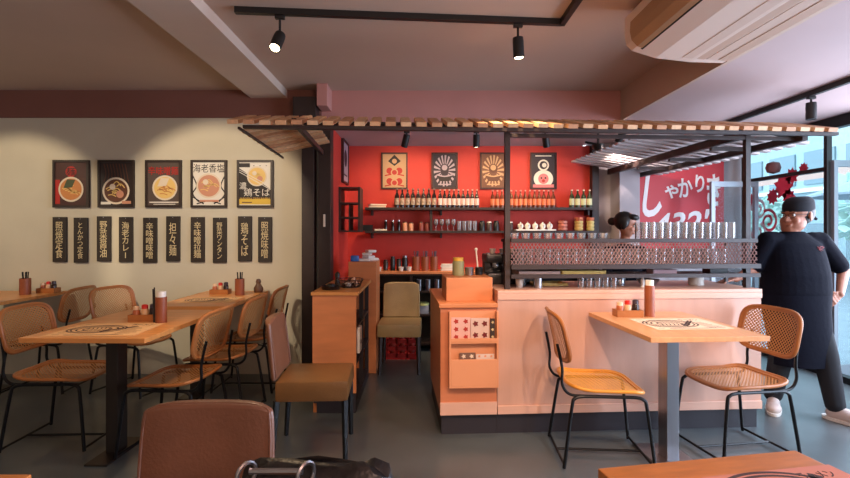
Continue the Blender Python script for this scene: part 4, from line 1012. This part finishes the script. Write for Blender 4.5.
# red wall posters (d = 6.0)
def P6(px, py): return ((px-420)/80.0, 1.42+(232-py)/80.0)
A_tan = mat('art_tan', (190, 150, 110), .6); A_gr = mat('art_grey', (166, 150, 160), .6); A_dk = mat('art_dark', (44, 34, 44), .6); A_pk = mat('art_pink', (216, 120, 120), .6)
RL = (('framed poster on the red wall, first from left, tan with red drawings', 394.5), ('framed poster on the red wall, second from left, dark with grey rays and a bowl', 444.5), ('framed poster on the red wall, third from left, tan rays, partly behind the post', 493), ('framed poster on the red wall, fourth from left, dark with a pink round figure', 543))
for i, (lb, px) in enumerate(RL):
    x, z = P6(px, 171)
    w, h = 0.33, 0.455
    t = frame_thing('wall_poster', lb, 'poster', x, z, w, h, 6.0, 0.018, mat('maroon_frame', (60, 24, 22), .5))
    s = sheet(t, w, h, (A_tan, A_dk, mat('art_brown', (110, 70, 50), .6), A_dk)[i])
    if i == 0:
        poly(s, [(0, .2), (.08, .12), (0, .06), (-.08, .12)], C_blk, 1); disc(s, 0, .12, .03, A_tan, 2)
        for r_, zz in ((.05, -.0), (.05, -.13)): disc(s, -.06, zz, .04, C_red, 1); disc(s, .06, zz, .04, C_red, 1); disc(s, 0, zz-.02, .045, A_tan, 2); disc(s, 0, zz-.02, .03, C_red, 3)
        strokes(s, [[(-.12, -.06), (0, -.04), (.12, -.06)], [(-.12, -.19), (0, -.17), (.12, -.19)]], C_red, 1, .008)
    if i in (1, 2):
        cm_ = A_gr if i == 1 else A_tan
        b = NB()
        for k in range(18):
            a = 2*PI*k/18; a2 = a+.17; r1, r2 = 0.05, 0.135
            b.faces.new([b.verts.new((x_, -0.005, z_)) for x_, z_ in ((r1*math.cos(a), r1*math.sin(a)*1.35), (r2*math.cos(a), r2*math.sin(a)*1.45), (r2*math.cos(a2), r2*math.sin(a2)*1.45), (r1*math.cos(a2), r1*math.sin(a2)*1.35))])
        part('printed_rays', b, cm_, s, False)
        disc(s, 0, .03, .055, A_dk if i == 1 else C_brn, 2); disc(s, 0, .04, .035, cm_, 3)
        poly(s, [(-.1, -.06), (.1, -.06), (.06, -.13), (-.06, -.13)], C_blk if i == 1 else C_brn, 3); strokes(s, [[(-.1, -.05), (0, -.07), (.1, -.05)], [(-.08, -.17), (.08, -.17)]], cm_, 4, .008)
    if i == 3:
        disc(s, 0, .07, .07, C_wht, 1); disc(s, 0, .07, .05, A_dk, 2); disc(s, .01, .07, .028, C_wht, 3)
        disc(s, 0, -.10, .11, C_wht, 1, 1.1); rect(s, -.13, .13, -.21, -.17, A_pk, 3); disc(s, 0, -.10, .065, A_pk, 2); disc(s, -.025, -.09, .012, C_blk, 3); disc(s, .025, -.09, .012, C_blk, 3); disc(s, 0, -.125, .02, C_red, 3); strokes(s, [[(-.1, .185), (.1, .185)]], C_wht, 1, .006)
t = frame_thing('wall_poster', 'framed poster seen edge-on on the red side wall', 'poster', 0, 0, 0.42, 0.50, fm=mat('maroon_frame', (60, 24, 22), .5), rz=PI/2, loc=(-0.884, 5.68, 2.24))
s = sheet(t, 0.42, 0.50, A_gr); disc(s, 0, .05, .1, A_dk, 1); strokes(s, [[(-.12, -.15), (.12, -.15)]], C_blk, 1, .01)

# ------------------------------------------------------------------ red calligraphy sign (right kitchen)
sg = thing('calligraphy_sign', 'large red sign with white brush lettering on the grey wall', 'sign', (3.25, 5.97, 1.80))
b = NB(); bx(b, -0.55, 0.52, -0.015, 0.02, -0.62, 0.52); part('panel', b, mat('sign_red', (196, 32, 44), .5), sg, False)
b = NB(); bx(b, -0.62, -0.55, -0.03, 0.02, -0.62, 0.54); part('edge_post', b, mat('sign_post', (70, 30, 40), .5), sg, False)
Wt = mat('sign_white', (240, 232, 230), .5)
text_mesh('lettering', 'し', 0.24, 0.52, Wt, sg, (-0.36, -0.018, 0.06), .002, bold=.03, rot=R_(-6))
text_mesh('lettering', 'ゃ', 0.17, 0.17, Wt, sg, (-0.13, -0.018, 0.12), .002, bold=.02)
text_mesh('lettering', 'か', 0.18, 0.24, Wt, sg, (0.04, -0.018, 0.17), .002, bold=.02, rot=.1)
text_mesh('lettering', 'り', 0.11, 0.22, Wt, sg, (0.22, -0.018, 0.22), .002, bold=.02)
text_mesh('lettering', 'き', 0.17, 0.40, Wt, sg, (0.39, -0.018, 0.14), .002, bold=.02)
text_mesh('lettering', '432"', 0.80, 0.30, Wt, sg, (0.03, -0.018, -0.27), .002, bold=.02, shear=.3, rot=.08)

# vinyl decals on glass
dc = thing('window_decal', 'red flower and white swirl decal on the shop window', 'decal', (XW-0.004, 5.3, 1.7), PI/2)
# local x runs along +Y of the room, seen from inside
def sw(p, pts, r, m, name, lay=1):
    b = NB(); P = smooth_pts([(q[0], 0, q[1]) for q in pts], 5)
    for i in range(len(P)-1):
        dv = P[i+1]-P[i]
        if dv.length < 1e-6: continue
        nv = Vector((-dv.z, 0, dv.x)).normalized()*r
        b.faces.new([b.verts.new((q.x, 0.001*lay, q.z)) for q in (P[i]-nv, P[i+1]-nv, P[i+1]+nv, P[i]+nv)])
    return part(name, b, m, p, False)
V_red = mat('vinyl_red', (206, 36, 70), .5); V_wht = mat('vinyl_white', (236, 232, 240), .5)
b = NB()
for cx, cz, R0 in ((-0.02, 0.22, 0.15), (0.14, 0.12, 0.10), (-0.14, 0.32, 0.10), (-0.30, 0.38, 0.07), (0.50, 0.08, 0.11), (-0.10, 0.10, 0.10)):
    n = 18
    b.faces.new([b.verts.new((cx+R0*(1 if k % 2 else .68)*math.cos(2*PI*k/n), 0.001, cz+R0*(1 if k % 2 else .68)*math.sin(2*PI*k/n))) for k in range(n)])
part('flower', b, V_red, dc, False)
for j, (cx, cz, R0) in enumerate(((0.36, -0.02, 0.13), (0.20, -0.16, 0.14), (0.38, -0.30, 0.14), (0.18, -0.44, 0.13), (0.34, -0.60, 0.14))):
    sw(dc, [(cx+R0*(1-k/26)*math.cos(k*.5+j), cz+R0*(1-k/26)*math.sin(k*.5+j)) for k in range(22)], 0.017, V_wht if j != 1 else V_red, 'swirl', 2+j)
b = NB(); lathe(b, [(0, 0), (0.06, 0.02), (0.075, 0.07), (0.06, 0.12), (0, 0.14)], seg=14)
o = tag(part('paper_lantern', b, mat('lantern_brown', (110, 60, 60), .6)), 'small round dark red lantern hanging at the shop window', 'lantern'); o.location = (3.90, 5.30, 2.06)

# ------------------------------------------------------------------ air conditioner
ac = thing('air_conditioner', 'long beige ceiling air conditioner above the bar', 'air conditioner', (0, 0, 0))
poly_ = [(1.305, 2.78), (1.305, 2.67), (1.315, 2.61), (1.35, 2.575), (1.50, 2.528), (1.72, 2.503), (1.93, 2.497), (1.96, 2.52), (1.96, 2.78)]
b = NB(); prism_y(b, poly_, 1.55, 3.06); o = part('housing', b, M_ac, ac, False)
ac.location = (0, 0, 0)
b = NB(); prism_y(b, [(1.302, 2.72), (1.298, 2.66), (1.309, 2.608), (1.345, 2.569), (1.375, 2.559), (1.385, 2.568), (1.34, 2.60), (1.32, 2.66)], 1.62, 2.97); part('intake_panel', b, M_acg, ac, False)
b = NB(); prism_y(b, [(1.378, 2.566), (1.39, 2.560), (1.40, 2.565), (1.38, 2.58)], 1.6, 3.0); part('gap', b, M_blackp, ac, False)
for k in range(4):
    x = 1.64+k*0.075; z = 2.5135-0.0055*k-0.004
    b = NB(); prism_y(b, [(x, z), (x+0.06, z-0.006), (x+0.06, z-0.002), (x, z+0.004)], 1.6, 3.0); part('louver', b, mat('louver_%d' % (k % 2), ((218, 196, 180), (206, 178, 158))[k % 2], .5), ac, False)
for y in (1.9, 2.8):
    b = NB(); tube(b, [(1.7, y, 2.78), (1.7, y, 2.83)], 0.012); part('hanger', b, M_steel, ac)

# ------------------------------------------------------------------ track lights
tk = thing('light_track', 'black ceiling light track bending toward the camera', 'track', (0, 0, 0))
a = Vector((-1.16, 3.01, 2.81)); c = Vector((0.945, 3.185, 2.81))
ang = math.atan2(c.y-a.y, c.x-a.x)
b = NB(); mid = (a+c)/2; box(b, mid, ((c-a).length, 0.036, 0.038), rot=Matrix.Rotation(ang, 4, 'Z')); part('rail', b, M_track, tk, False)
b = NB(); bx(b, 0.927, 0.963, 0.6, 3.2, 2.791, 2.829); part('rail', b, M_track, tk, False)
t2 = thing('light_track', 'black ceiling light track above the right end of the canopy', 'track', (3.08, 3.6, 2.51))
b = NB(); bx(b, -0.018, 0.018, -1.5, 1.5, -0.02, 0.0195); part('rail', b, M_track, t2, False)
M_bulb = mat('lit_lamp', (255, 226, 180), .5, emit=14.0)
M_bulb_off = mat('dim_lamp', (255, 220, 180), .5, emit=3.0)
def spotlight(label, x, y, ztop, tilt=0.0, tdir=0.0, power=0, deg=60, bulb=M_bulb, col=WARM, drop=0.10, target=None):
    t = thing('spotlight', label, 'lamp', (x, y, ztop))
    b = NB(); tube(b, [(0, 0, 0), (0, 0, -drop)], 0.008); box(b, (0, 0, -0.012), (0.06, 0.03, 0.024), 0.003); part('stem', b, M_track, t)
    R = Matrix.Translation((0, 0, -drop)) @ Matrix.Rotation(tdir, 4, 'Z') @ Matrix.Rotation(tilt, 4, 'Y')
    b = NB(); lathe(b, [(0, 0.01), (0.034, 0.008), (0.036, -0.02), (0.036, -0.125), (0.031, -0.125), (0.031, -0.115), (0, -0.115)], seg=20); b.transform(R); part('head', b, M_track, t)
    b = NB(); lathe(b, [(0, -0.118), (0.030, -0.118), (0.028, -0.122), (0, -0.124)], seg=18); b.transform(R); part('bulb', b, bulb, t)
    if power:
        p = R @ Vector((0, 0, -0.14)); d = (R.to_3x3() @ Vector((0, 0, -1)))
        lp = Vector((x, y, ztop))+p
        spot('spotlight_beam', lp, lp+d if target is None else target, power, col, deg, 0.6, 0.03)
    return t
spotlight('lit ceiling spotlight at the left of the long track, glowing at the camera', -0.886, 3.035, 2.79, R_(34), R_(80), 30, 100, drop=0.13)
spotlight('ceiling spotlight on the long track above the bar canopy', 0.645, 3.16, 2.79, R_(-3), R_(10), 40, 90)
spotlight('black spotlight hanging from the right track by the window', 3.08, 3.78, 2.49, R_(0), 0, 0, bulb=M_blackp, drop=0.06)
KZ = 2.495
spotlight('small tilted spotlight under the kitchen ceiling above the first poster', -0.14, 5.1, KZ, R_(24), R_(-53), 24, 125, drop=0.05, target=(-0.2, 6.0, 1.5))
spotlight('small spotlight under the kitchen ceiling left of the canopy post', 0.60, 5.1, KZ, R_(6), R_(-90), 24, 125, drop=0.05, target=(0.6, 6.0, 1.5))
spotlight('small lit spotlight under the kitchen ceiling above the fourth poster', 1.33, 5.1, KZ, R_(24), R_(-122), 24, 125, drop=0.05, target=(1.35, 6.0, 1.5))
spotlight('small tilted spotlight beside the security camera', 2.12, 5.0, 2.53, R_(28), R_(-40), 45, 100, drop=0.06, bulb=M_bulb, col=(1.0, 0.82, 0.76), target=(3.0, 5.9, 1.5))
sc = thing('security_camera', 'black dome security camera below the kitchen ceiling', 'camera', (1.93, 5.2, KZ))
b = NB(); tube(b, [(0, 0, 0), (0, 0, -0.13)], 0.012); part('stem', b, M_track, sc)
b = NB(); lathe(b, [(0, -0.20), (0.035, -0.195), (0.06, -0.165), (0.065, -0.13), (0, -0.125)], seg=20); part('dome', b, M_blackp, sc)
b = NB(); tube(b, [(-0.14, 0, -0.1), (0.0, 0, -0.13)], 0.012); part('arm', b, M_track, sc)

# ------------------------------------------------------------------ people
def capsules(bm, segs):
    for A, B, ra, rb in segs:
        A = Vector(A); B = Vector(B); L = (B-A).length
        n = max(2, int(L/0.02))
        for i in range(n+1):
            f = i/n; r = ra+(rb-ra)*f
            bmesh.ops.create_icosphere(bm, subdivisions=2, radius=r, matrix=Matrix.Translation(A.lerp(B, f)))
def loft(bm, secs, seg=28, n=2.3):
    rings = [[bm.verts.new((cx+sq(a, d, 2*PI*k/seg, n)[0], cy+sq(a, d, 2*PI*k/seg, n)[1], z)) for k in range(seg)] for z, cx, cy, a, d in secs]
    for A, B in zip(rings[:-1], rings[1:]):
        for k in range(seg): bm.faces.new((A[k], A[(k+1) % seg], B[(k+1) % seg], B[k]))
    bm.faces.new(rings[0][::-1]); bm.faces.new(rings[-1])
def remesh(o, vox, it=4):
    m = o.modifiers.new('r', 'REMESH'); m.mode = 'VOXEL'; m.voxel_size = vox; m.use_smooth_shade = True
    s = o.modifiers.new('s', 'SMOOTH'); s.factor = 0.5; s.iterations = it
def ellip(bm, c, s, rot=None):
    ball(bm, c, 1.0, s[0], s[1], s[2], 20, rot)
def head_bm(bm, c, yaw, sc=1.0, pitch=0.0):
    M = Matrix.Translation(c) @ Matrix.Rotation(yaw, 4, 'Z') @ Matrix.Rotation(pitch, 4, 'X')
    t = NB()   # face towards -Y
    ellip(t, (0, 0.012, 0.03), (0.078, 0.095, 0.092)); ellip(t, (0, -0.022, -0.035), (0.062, 0.068, 0.078)); ellip(t, (0, -0.045, -0.085), (0.034, 0.032, 0.026))
    ellip(t, (0, -0.082, 0.022), (0.052, 0.014, 0.012)); ellip(t, (-0.033, -0.066, -0.03), (0.024, 0.02, 0.024)); ellip(t, (0.033, -0.066, -0.03), (0.024, 0.02, 0.024))
    capsules(t, [((0, -0.086, 0.012), (0, -0.107, -0.026), 0.009, 0.014)])
    ellip(t, (-0.012, -0.096, -0.03), (0.009, 0.01, 0.008)); ellip(t, (0.012, -0.096, -0.03), (0.009, 0.01, 0.008))
    ellip(t, (0, -0.088, -0.058), (0.024, 0.011, 0.006)); ellip(t, (0, -0.087, -0.067), (0.021, 0.011, 0.006))
    for s in (-1, 1): ellip(t, (s*0.079, 0.012, -0.008), (0.009, 0.02, 0.033), Matrix.Rotation(s*0.3, 4, 'Z'))
    t.transform(Matrix.Scale(sc, 4)); t.transform(M)
    me = bpy.data.meshes.new('tmp'); t.to_mesh(me); t.free(); bm.from_mesh(me); bpy.data.meshes.remove(me)
    return M @ Matrix.Scale(sc, 4)
def hand(bm, wrist, d, n, size=1.0, side=1, curl=0.5, spread=0.05):
    # d: along hand, n: palm normal (fingers curl towards n)
    d = Vector(d).normalized(); n = Vector(n); n = (n-d*n.dot(d)).normalized(); s = d.cross(n).normalized()*side
    w = Vector(wrist)
    for k in range(4):
        off = (k-1.5)*0.019*size
        capsules(bm, [(w+d*0.01+s*off*0.6, w+d*0.082*size+s*off, 0.015*size, 0.0115*size)])
    for k, L in enumerate((0.066, 0.076, 0.071, 0.056)):
        off = (k-1.5)*0.021*size; p = w+d*0.086*size+s*off; a = 0.0; q = p
        for j, fr in enumerate((0.45, 0.32, 0.25)):
            a += curl*(0.7+0.3*j); dv = (d*math.cos(a)+n*math.sin(a)+s*(k-1.5)*spread).normalized(); q2 = q+dv*L*fr*size
            capsules(bm, [(q, q2, (0.0092-0.0008*j)*size, (0.0086-0.0008*j)*size)]); q = q2
    p = w+d*0.025*size-s*0.026*size; q = p+(d*0.6-s*0.7+n*0.25).normalized()*0.04*size; r = q+(d*0.85-s*0.25+n*0.35).normalized()*0.03*size; e = r+(d*0.95+n*0.25).normalized()*0.022*size
    capsules(bm, [(p, q, 0.014*size, 0.0115*size), (q, r, 0.011*size, 0.010*size), (r, e, 0.0098*size, 0.0085*size)])

# ---- cook in black: faces the camera, head turned to the bar
PX, PY = 3.0, 3.86
mn = thing('person', 'person in black cap, black t-shirt and apron standing with one hand on the hip', 'person', (PX, PY, 0))
sh_r = (-0.205, 0.0, 1.355); el_r = (-0.30, 0.02, 1.12); wr_r = (-0.46, -0.0, 1.045)      # viewer's left arm -> counter
sh_l = (0.215, 0.0, 1.35); el_l = (0.43, 0.03, 1.10); wr_l = (0.29, -0.10, 0.935)        # viewer's right arm -> hip
hip_r = (-0.10, 0, 0.86); kn_r = (-0.13, -0.05, 0.47); an_r = (-0.16, 0.0, 0.09)
hip_l = (0.11, 0, 0.86); kn_l = (0.14, -0.14, 0.47); an_l = (0.13, -0.24, 0.09)
b = NB()
loft(b, [(0.80, 0, 0, 0.16, 0.12), (0.95, 0, -0.01, 0.18, 0.145), (1.10, 0, -0.01, 0.18, 0.15), (1.25, 0, 0, 0.175, 0.13), (1.36, 0, 0.0, 0.15, 0.09), (1.41, 0, 0.01, 0.07, 0.06)])
HC = (0.03, -0.005, 1.552)
capsules(b, [((0, 0.012, 1.38), (-0.035, 0.005, 1.50), 0.066, 0.06),
             (sh_r, el_r, 0.056, 0.046), (el_r, wr_r, 0.045, 0.029), (sh_l, el_l, 0.056, 0.046), (el_l, wr_l, 0.045, 0.029),
             (hip_r, kn_r, 0.085, 0.058), (kn_r, an_r, 0.056, 0.038), (hip_l, kn_l, 0.085, 0.058), (kn_l, an_l, 0.056, 0.038)])
HM = head_bm(b, HC, R_(-72), 1.17, 0.05)
hand(b, wr_r, (-0.9, -0.12, -0.16), (0, 0, -1), 1.0, 1, 0.12)
hand(b, wr_l, (-0.75, -0.15, -0.55), (-0.3, 0.9, -0.2), 1.0, 1, 0.35)
o = part('body', b, M_skin, mn); remesh(o, 0.0055, 3)
for s in (-1, 1):
    e = NB(); ball(e, HM @ Vector((s*0.031, -0.079, 0.006)), 0.011, seg=12); part('eye', e, M_white, mn)
    e = NB(); ball(e, HM @ Vector((s*0.031, -0.088, 0.006)), 0.0045, seg=8); part('iris', e, M_hair, mn)
    e = NB(); tube(e, [HM @ Vector((s*0.014, -0.096, 0.030)), HM @ Vector((s*0.034, -0.092, 0.034)), HM @ Vector((s*0.052, -0.080, 0.028))], 0.004, 6); part('eyebrow', e, M_hair, mn)
b = NB()
for s in (-1, 1):
    tube(b, [HM @ Vector((s*0.033+0.024*math.cos(a*PI/7), -0.098, 0.004+0.017*math.sin(a*PI/7))) for a in range(14)], 0.0018, 5, True)
    tube(b, [HM @ Vector((s*0.057, -0.096, 0.008)), HM @ Vector((s*0.084, 0.01, 0.008))], 0.0018, 5)
tube(b, [HM @ Vector((-0.009, -0.1, 0.006)), HM @ Vector((0.009, -0.1, 0.006))], 0.0018, 5)
part('eyeglasses', b, M_black, mn)
# hair and cap
t = NB(); ellip(t, (0, 0.028, 0.018), (0.084, 0.088, 0.085)); t.transform(HM); o = part('hair', t, M_hair, mn)
t = NB(); loft(t, [(0.024, 0, 0.014, 0.083, 0.101), (0.05, 0, 0.014, 0.085, 0.104), (0.08, 0, 0.016, 0.084, 0.102), (0.102, 0, 0.02, 0.077, 0.094), (0.120, 0, 0.024, 0.062, 0.078), (0.130, 0, 0.026, 0.04, 0.05)], n=2.05)
t.transform(HM); o = part('cap', t, mat('cap_black', (16, 17, 26), .9), mn); remesh(o, 0.007, 8)
t = NB(); capsules(t, [((0.0, 0.10, 0.03), (0.02, 0.15, -0.03), 0.018, 0.012), ((0, 0.105, 0.03), (-0.02, 0.13, -0.045), 0.016, 0.01)]); t.transform(HM); o = part('cap_knot', t, mat('cap_black', (16, 17, 26), .9), mn); remesh(o, 0.006, 3)
# t-shirt
def mix(a, c, f): return tuple(Vector(a).lerp(Vector(c), f))
b = NB()
loft(b, [(0.80, 0, -0.005, 0.235, 0.175), (0.95, 0, -0.02, 0.245, 0.19), (1.08, 0, -0.02, 0.24, 0.185), (1.22, 0, -0.01, 0.228, 0.155), (1.33, 0, 0.0, 0.205, 0.12), (1.395, -0.0, 0.01, 0.12, 0.085), (1.425, -0.0, 0.01, 0.08, 0.07)])
capsules(b, [(mix(sh_r, (0, 0, 1.36), .3), sh_r, 0.07, 0.072), (sh_r, mix(sh_r, el_r, .85), 0.074, 0.07), (mix(sh_l, (0, 0, 1.36), .3), sh_l, 0.07, 0.072), (sh_l, mix(sh_l, el_l, .80), 0.074, 0.072)])
o = part('t_shirt', b, M_tee, mn); remesh(o, 0.009, 6)
b = NB()
for k in range(7):
    a = k*0.9; tube(b, [(0.115+0.028*math.cos(a), -0.128, 1.300+0.012*math.sin(a)), (0.115+0.02*math.cos(a+2), -0.132, 1.290+0.02*math.sin(a+2))], 0.0025, 5)
part('chest_emblem', b, mat('emblem_red', (140, 60, 64), .6), mn)
# apron
b = NB()
secs = [(0.38, 0.01, -0.07, 0.22, 0.15), (0.6, 0.01, -0.05, 0.225, 0.162), (0.80, 0.0, -0.025, 0.235, 0.18), (0.92, 0, -0.02, 0.243, 0.188), (0.96, 0, -0.02, 0.236, 0.18)]
loft(b, secs); o = part('apron', b, M_apron, mn)
# trousers
b = NB(); capsules(b, [(hip_r, kn_r, 0.12, 0.088), (kn_r, (an_r[0], an_r[1], 0.12), 0.088, 0.068), (hip_l, kn_l, 0.12, 0.088), (kn_l, (an_l[0], an_l[1], 0.12), 0.088, 0.068), (hip_r, hip_l, 0.12, 0.12)])
o = part('trousers', b, M_trous, mn); remesh(o, 0.01, 5)
for an, yaw in ((an_r, R_(-35)), (an_l, R_(28))):
    b = NB(); M = Matrix.Translation((an[0], an[1], 0)) @ Matrix.Rotation(yaw, 4, 'Z')
    t = NB(); ellip(t, (0, -0.13, 0.045), (0.052, 0.085, 0.042)); ellip(t, (0, 0.0, 0.055), (0.043, 0.06, 0.052)); ellip(t, (0, -0.05, 0.06), (0.045, 0.09, 0.05)); capsules(t, [((0, 0.0, 0.07), (0, 0.0, 0.12), 0.045, 0.045)])
    t.transform(M); o = part('shoe', t, M_shoe, mn); remesh(o, 0.006, 4)
    t = NB(); loft(t, [(0.002, 0, -0.07, 0.052, 0.15), (0.024, 0, -0.07, 0.055, 0.153)]); t.transform(M); part('sole', t, M_white, o)

# ---- kitchen worker, looking down behind the glass rack
WX, WY = 1.97, 4.62
wm = thing('person', 'person in dark clothes with dark tied hair working behind the glass rack', 'person', (WX, WY, 0.0))
b = NB(); z0 = -0.075
loft(b, [(0.80, 0, 0, 0.14, 0.10), (0.95, 0, 0, 0.13, 0.095), (1.10, 0, 0, 0.125, 0.095), (1.22, 0, 0, 0.13, 0.09), (1.27, 0, 0.0, 0.10, 0.06), (1.31, 0, 0.0, 0.05, 0.045)])
sr, er, wr_ = (-0.15, 0, 1.24), (-0.19, -0.04, 1.0), (-0.12, -0.22, 0.93)
sl_, el_, wl_ = (0.15, 0, 1.24), (0.20, -0.04, 1.0), (0.10, -0.22, 0.93)
capsules(b, [((0, 0.0, 1.28), (0, -0.02, 1.43), 0.048, 0.045), (sr, er, 0.042, 0.035), (er, wr_, 0.034, 0.023), (sl_, el_, 0.042, 0.035), (el_, wl_, 0.034, 0.023),
             ((-0.08, 0, .82), (-0.09, 0, .45), .075, .05), ((-0.09, 0, .45), (-0.09, 0, .08), .05, .035), ((0.08, 0, .82), (0.09, 0, .45), .075, .05), ((0.09, 0, .45), (0.09, 0, .08), .05, .035)])
HW = head_bm(b, (0.0, -0.03, 1.49), R_(55), 1.0, 0.25)
hand(b, wr_, (0.2, -0.9, -0.3), (0, -.2, -1), .9, 1, 0.5); hand(b, wl_, (-0.2, -0.9, -0.3), (0, -.2, -1), .9, -1, 0.5)
o = part('body', b, M_skin, wm); remesh(o, 0.0065, 3)
t = NB(); ellip(t, (0, 0.025, 0.03), (0.088, 0.098, 0.095)); ellip(t, (0.0, -0.05, 0.085), (0.07, 0.05, 0.03)); ellip(t, (0, 0.13, 0.0), (0.035, 0.045, 0.04))
ellip(t, (-0.078, 0.0, 0.0), (0.014, 0.03, 0.05)); t.transform(HW); o = part('hair', t, M_hair, wm); remesh(o, 0.007, 3)
for s in (-1, 1):
    e = NB(); ball(e, HW @ Vector((s*0.031, -0.081, 0.004)), 0.010, seg=10); part('eye', e, M_white, wm)
    e = NB(); ball(e, HW @ Vector((s*0.031, -0.089, 0.002)), 0.0045, seg=8); part('iris', e, M_hair, wm)
b = NB(); loft(b, [(0.78, 0, 0, 0.175, 0.13), (0.95, 0, 0, 0.155, 0.12), (1.10, 0, 0, 0.155, 0.12), (1.21, 0, 0, 0.155, 0.105), (1.275, 0, 0.0, 0.12, 0.075), (1.305, 0, 0.0, 0.06, 0.055)])
capsules(b, [(mix(sr, (0, 0, 1.24), .3), sr, .052, .054), (sr, mix(sr, er, .9), .055, .048), (mix(sl_, (0, 0, 1.24), .3), sl_, .052, .054), (sl_, mix(sl_, el_, .9), .055, .048)])
o = part('shirt', b, M_tee, wm); remesh(o, 0.009, 5)
b = NB(); capsules(b, [((-0.08, 0, .82), (-0.09, 0, .45), .095, .065), ((-0.09, 0, .45), (-0.09, 0, .10), .065, .05), ((0.08, 0, .82), (0.09, 0, .45), .095, .065), ((0.09, 0, .45), (0.09, 0, .10), .065, .05)]); o = part('trousers', b, M_trous, wm); remesh(o, 0.01, 4)
for s in (-1, 1):
    t = NB(); ellip(t, (s*0.09, -0.05, 0.04), (0.04, 0.12, 0.04)); part('shoe', t, M_blackp, wm)
